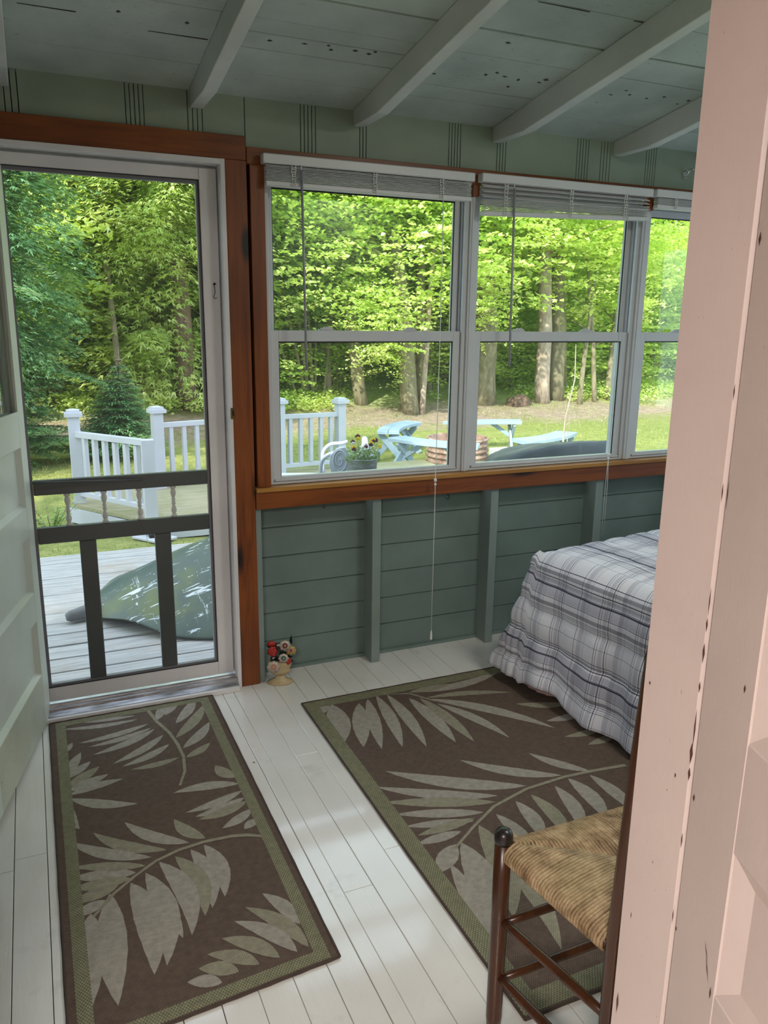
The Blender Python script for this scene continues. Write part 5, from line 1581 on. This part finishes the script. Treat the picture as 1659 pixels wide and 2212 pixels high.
CROWN_D = [leaf_mesh('foliage', M_mapled, 120, 44, (1.9, 1.9, 1.5), 0.10, seed=41 + k, spread=0.5) for k in range(2)]
def trunk(parent, pts, rads, mat, nm='trunk', seg=12):
    m = MB(); P_ = []; Rr = []
    pts = [Vector(p) for p in pts]
    n = 5
    for i in range(len(pts) - 1):
        for k in range(n):
            t_ = k / n
            q = pts[i].lerp(pts[i + 1], t_)
            P_.append(q + Vector((noise.noise(q * 0.9), noise.noise(q * 0.9 + Vector((9, 0, 0))), 0)) * rads[i] * 0.5); Rr.append(rads[i] + (rads[i + 1] - rads[i]) * t_)
    P_.append(pts[-1]); Rr.append(rads[-1])
    m.tube(P_, Rr, seg)
    return m.build(nm, mat, parent, True)
TREEGRP = {}
def tree(name, label, x, y, h, r_, mat, crowns, lean=(0, 0), branches=0, group=None, seed=0):
    lr = random.Random(seed + int(x * 100))
    z = gz(x, y)
    t = thing(name, label, 'tree', (x, y, z - 0.05), 0, group)
    trunk(t, [(0, 0, 0), (lean[0] * 0.25, lean[1] * 0.25, h * 0.33), (lean[0] * 0.6, lean[1] * 0.6, h * 0.66), (lean[0], lean[1], h)], [r_ * 1.25, r_, r_ * 0.75, r_ * 0.3], mat)
    for k in range(branches):
        zz = h * lr.uniform(0.3, 0.9); a = lr.uniform(0, 6.28); L_ = lr.uniform(0.8, 1.8)
        b0 = Vector((lean[0] * zz / h, lean[1] * zz / h, zz))
        MB().tube([b0, b0 + Vector((math.cos(a) * L_ * 0.5, math.sin(a) * L_ * 0.5, L_ * 0.25)), b0 + Vector((math.cos(a) * L_, math.sin(a) * L_, L_ * 0.4))], [r_ * 0.35, r_ * 0.2, r_ * 0.06], 6).build('branch', mat, t, True)
    for (me, dx, dy, dz, s) in crowns:
        obj_from(me, 'foliage', t, (dx, dy, dz), (0, 0, lr.uniform(0, 6.28)), (s, s, s * lr.uniform(0.8, 1.05)))
    return t
C, CD = CROWN, CROWN_D
SPRAY = [leaf_mesh('foliage', M_maple, 95, 26, (1.5, 1.1, 1.5), 0.095, flat=0.08, seed=61 + k, spread=0.38, droop=0.1) for k in range(3)]
SP = SPRAY
CED = [leaf_mesh('foliage', M_ced, 330, 60, (2.2, 1.9, 2.4), 0.17, seed=71 + k, shape='fan', droop=0.55, spread=0.5) for k in range(2)]
HEM = [leaf_mesh('foliage', M_hem, 300, 70, (1.5, 1.2, 1.6), 0.105, seed=81 + k, shape='fan', droop=0.7, spread=0.36) for k in range(2)]
# trees that can be told apart
tree('cedar_tree', 'thick reddish cedar trunk behind the railing, seen through the screen door', 2.80, 12.9, 9.0, 0.155, M_bark1, [(CED[0], -0.5, -1.0, 4.6, 0.8), (CED[1], 0.5, -0.9, 6.2, 0.9)], (-0.35, 0.0), 5)
tree('young_tree', 'thin bare stem of a young tree left of the big cedar trunk', 1.50, 12.2, 6.0, 0.05, M_bark2, [], (-0.35, 0.2), 3)
tree('maple_tree', 'leaning maple trunk left of the curved benches', 6.45, 12.8, 6.5, 0.12, M_bark2, [(C[0], -0.3, 0, 4.2, 1.0), (SP[0], -1.2, -0.9, 3.0, 1.0), (SP[1], 0.2, -0.8, 1.7, 0.7), (SP[2], -0.6, -1.0, 4.6, 1.0)], (-1.1, 0.4), 3)
tree('maple_tree', 'largest dark trunk of the multi-stemmed clump behind the benches', 7.15, 11.8, 8.0, 0.15, M_bark2, [(C[1], -0.5, 0.4, 5.2, 1.0), (SP[1], -0.4, -0.9, 3.2, 1.0), (SP[2], 0.2, -1.0, 4.9, 1.1), (SP[0], -1.0, -0.9, 1.9, 0.6)], (-0.9, 0.6), 3)
tree('maple_tree', 'slimmer trunk on the right of the multi-stemmed clump', 7.45, 12.0, 7.5, 0.09, M_bark2, [(C[2], 0.2, 0.6, 4.6, 0.9), (SP[0], 0.6, -0.9, 3.6, 1.0), (SP[1], 0.8, -0.9, 5.4, 1.0), (SP[2], 0.9, -0.9, 2.1, 0.55)], (0.1, 0.5), 2)
tree('maple_tree', 'thin pale trunk in the middle of the multi-stemmed clump', 7.35, 11.7, 7.0, 0.05, M_bark3, [], (0.55, 0.2), 2)
tree('maple_tree', 'thick olive brown trunk at the left edge of the middle window', 9.25, 12.4, 9.0, 0.22, M_bark2, [(C[0], -0.4, 1.2, 6.0, 1.1), (SP[2], 0.0, -1.0, 3.4, 1.1), (SP[0], 0.3, -1.2, 5.2, 1.1)], (-0.2, 0.2), 3)
tree('birch_tree', 'pale pinkish trunk in the middle of the middle window', 10.6, 12.1, 8.5, 0.14, M_bark3, [(C[1], 0.0, 1.6, 6.3, 1.0), (SP[1], -0.3, -1.0, 4.9, 1.1), (SP[2], 0.5, -0.9, 3.3, 0.8)], (-0.35, 0.1), 2)
tree('maple_tree', 'brown trunk just right of the pale pinkish trunk', 11.2, 12.4, 8.5, 0.16, M_bark2, [(C[2], 0.4, 1.4, 6.4, 1.1), (SP[0], 0.6, -1.0, 4.4, 1.1), (SP[1], 1.3, -0.9, 3.0, 0.8), (SP[2], 2.2, -1.2, 4.8, 1.2)], (-0.45, 0.2), 2)
# slender stems leaning left in the first window
for i, (x, y, lx, h, r_) in enumerate([(5.35, 13.2, -1.3, 5.0, 0.035), (5.45, 13.3, -0.9, 5.4, 0.045), (5.5, 13.2, -0.35, 5.5, 0.03), (5.6, 13.4, 0.2, 5.2, 0.03), (5.2, 13.3, -1.8, 4.4, 0.03), (5.75, 13.3, 0.8, 4.8, 0.025)]):
    tree('sapling', 'slender leaning stem of the thicket behind the railing in the first window', x, y, h, r_, M_bark2, [(CD[i % 2], 0, 0.2, h * 0.62, 0.52)] if i % 2 == 0 else [], (lx, 0.2), 1, 'thin stems of the thicket', i)
for i, (x, y, lx, h, r_) in enumerate([(11.4, 11.8, 0.4, 3.5, 0.05), (12.0, 12.0, -0.5, 4.0, 0.05), (12.6, 12.3, 0.3, 4.5, 0.06), (13.2, 12.4, 0.1, 5.0, 0.06), (8.3, 13.6, -0.4, 6, 0.04), (8.8, 14.2, 0.2, 6, 0.05)]):
    tree('sapling', 'thin dark stem among the trees behind the lawn on the right', x, y, h, r_, M_bark2, [], (lx, 0.2), 2, 'thin stems right of the clump', i)
bs = thing('bent_branch', 'bare bent sapling rising behind the grill cover', 'branch', (5.55, 4.6, gz(5.55, 4.6)))
MB().tube([(0, 0, 0), (0.05, 0, 0.25), (0.11, 0, 0.55), (0.12, 0, 0.90), (0.22, 0, 1.35), (0.20, 0, 1.75)], [0.016, 0.014, 0.012, 0.010, 0.007, 0.003], 8).build('stem', M_bark3, bs, True)
MB().tube([(0.10, 0, 0.45), (0.17, 0, 0.62), (0.18, 0, 0.95)], [0.006, 0.005, 0.002], 6).build('twig', M_bark3, bs, True)
MB().tube([(0.02, 0, 0.12), (-0.10, 0, 0.5), (-0.13, 0.02, 0.9)], [0.004, 0.003, 0.001], 6).build('twig', M_bark3, bs, True)
sp_ = thing('root_mound', 'upturned brown root mound under the trees in the middle window', 'stump', (9.9, 12.0, gz(9.9, 12.0)))
m = MB(); lr = random.Random(4)
m.ball((0, 0, 0.05), 0.26, 14, 9, sc=(1.2, 0.8, 0.75))
m.v = [tuple(Vector(p) * (1 + 0.22 * noise.noise(Vector(p) * 7))) for p in m.v]
m.build('mound', plain('root_soil', (0.16, 0.10, 0.07), 0.9, scale=14, var=0.5, bump=0.6), sp_, True)

# hillside forest behind: crowns shared, each tree its own object
lr = random.Random(77)
k = 0
rows = [(13.6, 3.6, 0.5), (15.5, 4.6, 0.4), (18.0, 5.6, 0.5), (21.5, 6.5, 0.6), (26.0, 8.5, 0.8), (31.0, 10.5, 1.0)]
for ri, (yy, hh, jit) in enumerate(rows):
    x = -3.0 - ri * 0.6
    if ri == 5: break
    xmax = (yy + 3) * 1.20 + 2
    while x < xmax:
        xx = x + lr.uniform(-0.5, 0.5); y_ = yy + lr.uniform(-0.7, 0.7)
        # keep the view to the big trunks and the lawn's edge open in the first row
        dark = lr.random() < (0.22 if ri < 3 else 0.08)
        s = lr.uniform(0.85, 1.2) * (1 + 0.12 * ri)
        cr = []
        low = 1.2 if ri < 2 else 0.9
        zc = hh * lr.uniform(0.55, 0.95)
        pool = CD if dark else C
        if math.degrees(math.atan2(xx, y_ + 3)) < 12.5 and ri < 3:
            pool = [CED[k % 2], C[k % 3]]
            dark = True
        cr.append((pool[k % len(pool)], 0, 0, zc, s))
        if ri >= 1:
            cr.append((pool[(k + 1) % len(pool)], lr.uniform(-0.6, 0.6), 0.3, max(low, zc * 0.42), s * 0.8))
        if ri >= 3:
            cr.append((pool[(k + 1) % len(pool)], lr.uniform(-0.6, 0.6), 0.3, zc * 1.45, s * 0.9))
        az_ = math.degrees(math.atan2(xx, y_ + 3))
        where = 'seen through the screen door' if az_ < 13.5 else ('behind the first window' if az_ < 29.5 else ('behind the middle window' if az_ < 41.5 else ('behind the window at the pink frame' if az_ < 46 else 'right of the frame')))
        lab = '%s leafy tree, %s trunk, %s rank, %s' % ('green' if dark else 'yellow green', 'brown' if k % 3 else 'pale', ('front', 'second', 'third', 'fourth', 'farthest')[ri], where)
        tree('forest_tree', lab, xx, y_, hh, lr.uniform(0.06, 0.13), M_bark2 if k % 3 else M_bark3, cr, (lr.uniform(-0.5, 0.5), 0), 0, 'leafy trees of the forest', k)
        k += 1
        x += 2.9 + ri * 0.45

# bushes standing between the trunks at the forest edge
BUSHL = ['bright leafy bush left of the thin stems in the first window', 'bright leafy bush among the thin leaning stems', 'bright leafy bush left of the leaning maple trunk', 'bright leafy bush behind the multi-stemmed clump', 'bright leafy bush right of the multi-stemmed clump',
         'bright leafy bush left of the thick olive brown trunk', 'bright leafy bush above the brown root mound', 'bright leafy bush behind the pale pinkish trunk', 'bright leafy bush right of the paired trunks', 'bright leafy bush behind the bent sapling top', 'bright leafy bush at the right end of the view',
         'bright leafy bush behind the small spruce', 'bright leafy bush left of the thick cedar trunk', 'bright leafy bush right of the thick cedar trunk', 'bright leafy bush under the hemlock boughs']
for i, (x, y, z, s) in enumerate([(4.4, 13.0, 1.0, 0.8), (5.3, 14.0, 1.6, 0.9), (6.2, 13.6, 1.2, 0.8), (6.9, 14.4, 1.3, 0.9), (8.0, 13.2, 1.0, 0.8), (8.7, 14.2, 1.4, 0.9), (9.9, 13.6, 1.1, 0.8), (10.9, 13.9, 1.2, 0.9), (12.1, 13.4, 1.0, 0.9), (13.4, 13.6, 1.3, 1.0), (14.8, 13.9, 1.2, 1.0), (0.4, 13.4, 0.9, 0.9), (1.9, 14.0, 1.1, 0.9), (3.2, 13.9, 1.0, 0.8), (-1.0, 12.8, 0.9, 0.9)]):
    bsh = thing('bush', BUSHL[i] + ' at the forest edge', 'bush', (x, y, gz(x, y)), 0, 'bushes at the forest edge')
    for q in range(3):
        MB().tube([(0, 0, -0.05), (0.15 * (q - 1), 0.05, z * 0.5), (0.35 * (q - 1), 0.1, z * 1.1)], [0.018, 0.012, 0.005], 6).build('stem', M_bark2, bsh, True)
    obj_from(SP[i % 3], 'foliage', bsh, (0, 0, z), (0, 0, i * 1.7), (s, s, s * 0.75))
# undergrowth at the forest edge
UG = leaf_mesh('undergrowth', M_maple, 90, 22, (1.6, 0.9, 0.14), 0.07, flat=0.25, seed=90, spread=0.25)
for i in range(64):
    yy = lr.uniform(12.8, 19.0); xx = lr.uniform(-1.5, (yy + 3) * 1.2)
    o = obj_from(UG, 'low_plants', None, (xx, yy, gz(xx, yy) + 0.12), (0, 0, lr.uniform(0, 6.28)), (1, 1, 1), None)
    tag(o, 'patch of low bright green plants on the forest floor', 'plants', 'patches of undergrowth', 'stuff')

# hemlock and cedar boughs beyond the screen door
def bough_tree(name, label, x, y, h, r_, mat_l, mat_b, boughs, seed, size=0.085, wid=0.30, per=46, crowns=()):
    lr = random.Random(seed)
    t = thing(name, label, 'tree', (x, y, gz(x, y) - 0.05))
    trunk(t, [(0, 0, 0), (0.05, 0, h * 0.5), (0.1, 0.05, h)], [r_ * 1.2, r_ * 0.8, r_ * 0.2], mat_b)
    vs = []; fs = []; bm_ = MB()
    up = Vector((0, 0, 1))
    for (z0, az_, L_, dr) in boughs:
        d = Vector((math.cos(az_), math.sin(az_), 0)); w = Vector((-d.y, d.x, 0))
        pts = []
        for i in range(8):
            s = i / 7
            pts.append(Vector((0.1 * z0 / h, 0, z0)) + d * (L_ * s) + up * (0.10 * L_ * s - dr * L_ * s * s) + w * 0.10 * L_ * math.sin(s * 3 + seed) * 0.4)
        bm_.tube(pts, [0.020 * (1 - i / 7.5) + 0.002 for i in range(8)], 5)
        nb = int(L_ * 11)
        for j in range(nb):
            s = 0.12 + 0.88 * j / nb
            i = min(6, int(s * 7)); f_ = s * 7 - i
            p = pts[i].lerp(pts[i + 1], f_)
            for sgn in (-1, 1):
                tl = L_ * wid * (1.1 - s) + 0.10
                td = (d * 0.65 + w * sgn + up * lr.uniform(-0.35, 0.0)).normalized()
                nk = max(4, int(tl * per))
                for q in range(nk):
                    u = q / nk
                    c = p + td * tl * u - up * (dr * 0.7 * tl * u * u) + Vector((lr.gauss(0, 0.012), lr.gauss(0, 0.012), lr.gauss(0, 0.018)))
                    for s2 in (-1, 1):
                        e = (td * 0.8 + td.cross(up).normalized() * s2 + up * lr.uniform(-0.5, 0.1)).normalized() * size * lr.uniform(0.6, 1.2) * (1.1 - 0.5 * u)
                        g_ = e.cross(up).normalized() * size * 0.17
                        j0 = len(vs)
                        vs += [tuple(c + g_), tuple(c - g_), tuple(c + e)]
                        fs.append((j0, j0 + 1, j0 + 2))
    bm_.build('boughs', mat_b, t, True)
    me = bpy.data.meshes.new('foliage'); me.from_pydata(vs, [], fs); me.materials.append(mat_l); me.update()
    obj_from(me, 'foliage', t)
    for (cm, dx, dy, dz, s) in crowns:
        obj_from(cm, 'foliage', t, (dx, dy, dz), (0, 0, dz * 3), (s, s, s))
    return t
lr = random.Random(5)
def ring_boughs(z0, z1, n, L0, L1, dr, seed):
    q = random.Random(seed)
    return [(z0 + (z1 - z0) * k / n, q.uniform(0, 6.28), L0 + (L1 - L0) * k / n * q.uniform(0.8, 1.15), dr * q.uniform(0.7, 1.3)) for k in range(n)]
bough_tree('hemlock_tree', 'dark blue green hemlock hanging boughs at the left of the screen door view', -1.45, 8.2, 7.0, 0.13, M_hem, M_bark2, ring_boughs(1.3, 5.6, 42, 2.4, 1.6, 0.30, 3), 3, crowns=[(HEM[0], 0.7, 0.0, 3.2, 1.0), (HEM[1], 1.1, 0.2, 2.2, 0.7), (HEM[1], 0.9, 0.3, 4.6, 0.9)])
bough_tree('cedar_tree', 'feathery green cedar filling the upper middle of the screen door view', 1.35, 14.2, 9.0, 0.13, M_ced, M_bark1, ring_boughs(2.3, 8.4, 56, 3.0, 1.5, 0.28, 8), 8, 0.12, crowns=[(CED[0], -0.9, -0.6, 3.9, 1.0), (CED[1], 0.6, -0.5, 4.4, 0.9), (CED[1], -0.4, -0.2, 6.8, 1.1), (CED[0], -2.4, 0.4, 5.6, 1.1)])
bough_tree('cedar_tree', 'green cedar boughs around the thick reddish trunk', 3.3, 13.6, 9.0, 0.10, M_ced, M_bark1, ring_boughs(2.6, 8.4, 44, 2.2, 1.4, 0.30, 12), 12, 0.11)
bough_tree('spruce_sapling', 'small dark spruce with flat layered branches behind the railing', 1.05, 8.8, 1.6, 0.025, M_spr, M_bark2, [(0.22 + 0.092 * (k // 6), (k % 6) * 1.047 + 0.5 * (k // 6), 0.72 * (1 - (k // 6) / 14.5), 0.12) for k in range(84)], 5, 0.075, 0.42, 60)
bough_tree('hemlock_tree', 'low hemlock boughs over the ground left of the railing', -0.55, 8.6, 1.6, 0.04, M_spr, M_bark2, ring_boughs(0.25, 1.4, 40, 1.2, 0.5, 0.12, 31), 31, 0.085, 0.40, 60)
# small leafy shrub beside the walk
sh = thing('shrub', 'small leafy green shrub at the left below the crossrails', 'shrub', (0.05, 4.55, gz(0.05, 4.55)))
m = MB(); lm = MB(); q_ = random.Random(6)
for k in range(16):
    a = q_.uniform(0, 6.28); L_ = q_.uniform(0.18, 0.42)
    e = Vector((math.cos(a) * L_ * 0.7, math.sin(a) * L_ * 0.7, L_ * 0.9))
    m.tube([(0, 0, 0), e * 0.5 + Vector((0, 0, 0.03)), e], [0.005, 0.004, 0.002], 5)
    for j in range(9):
        c = e * (0.45 + 0.07 * j); b_ = j * 2.4 + a
        d = Vector((math.cos(b_), math.sin(b_), 0.35)).normalized() * 0.055; w = d.cross(Vector((0, 0, 1))).normalized() * 0.020
        lm.add([c, c + d * 0.5 + w, c + d - Vector((0, 0, 0.01)), c + d * 0.5 - w], [(0, 1, 2), (0, 2, 3)])
m.build('stems', M_bark2, sh, True)
o = lm.build('foliage', M_mapled, sh); o['kind'] = 'stuff'
# unseen trees added left of the frame, dappling the deck and walk with shade
for (x, y, h) in ((-6.0, -2.0, 9.0), (-4.2, 0.6, 8.0), (-8.5, -4.5, 10.0)):
    tree('added_shade_tree', 'tall unseen leafy tree added for shade beside the house, left of the frame', x, y, h, 0.2, M_bark2, [(C[0], 0, 0, h * 0.75, 0.8), (C[1], 0.8, 0.6, h * 0.95, 0.7)], (0.3, 0), 2, 'added shade trees beside the house', 3)
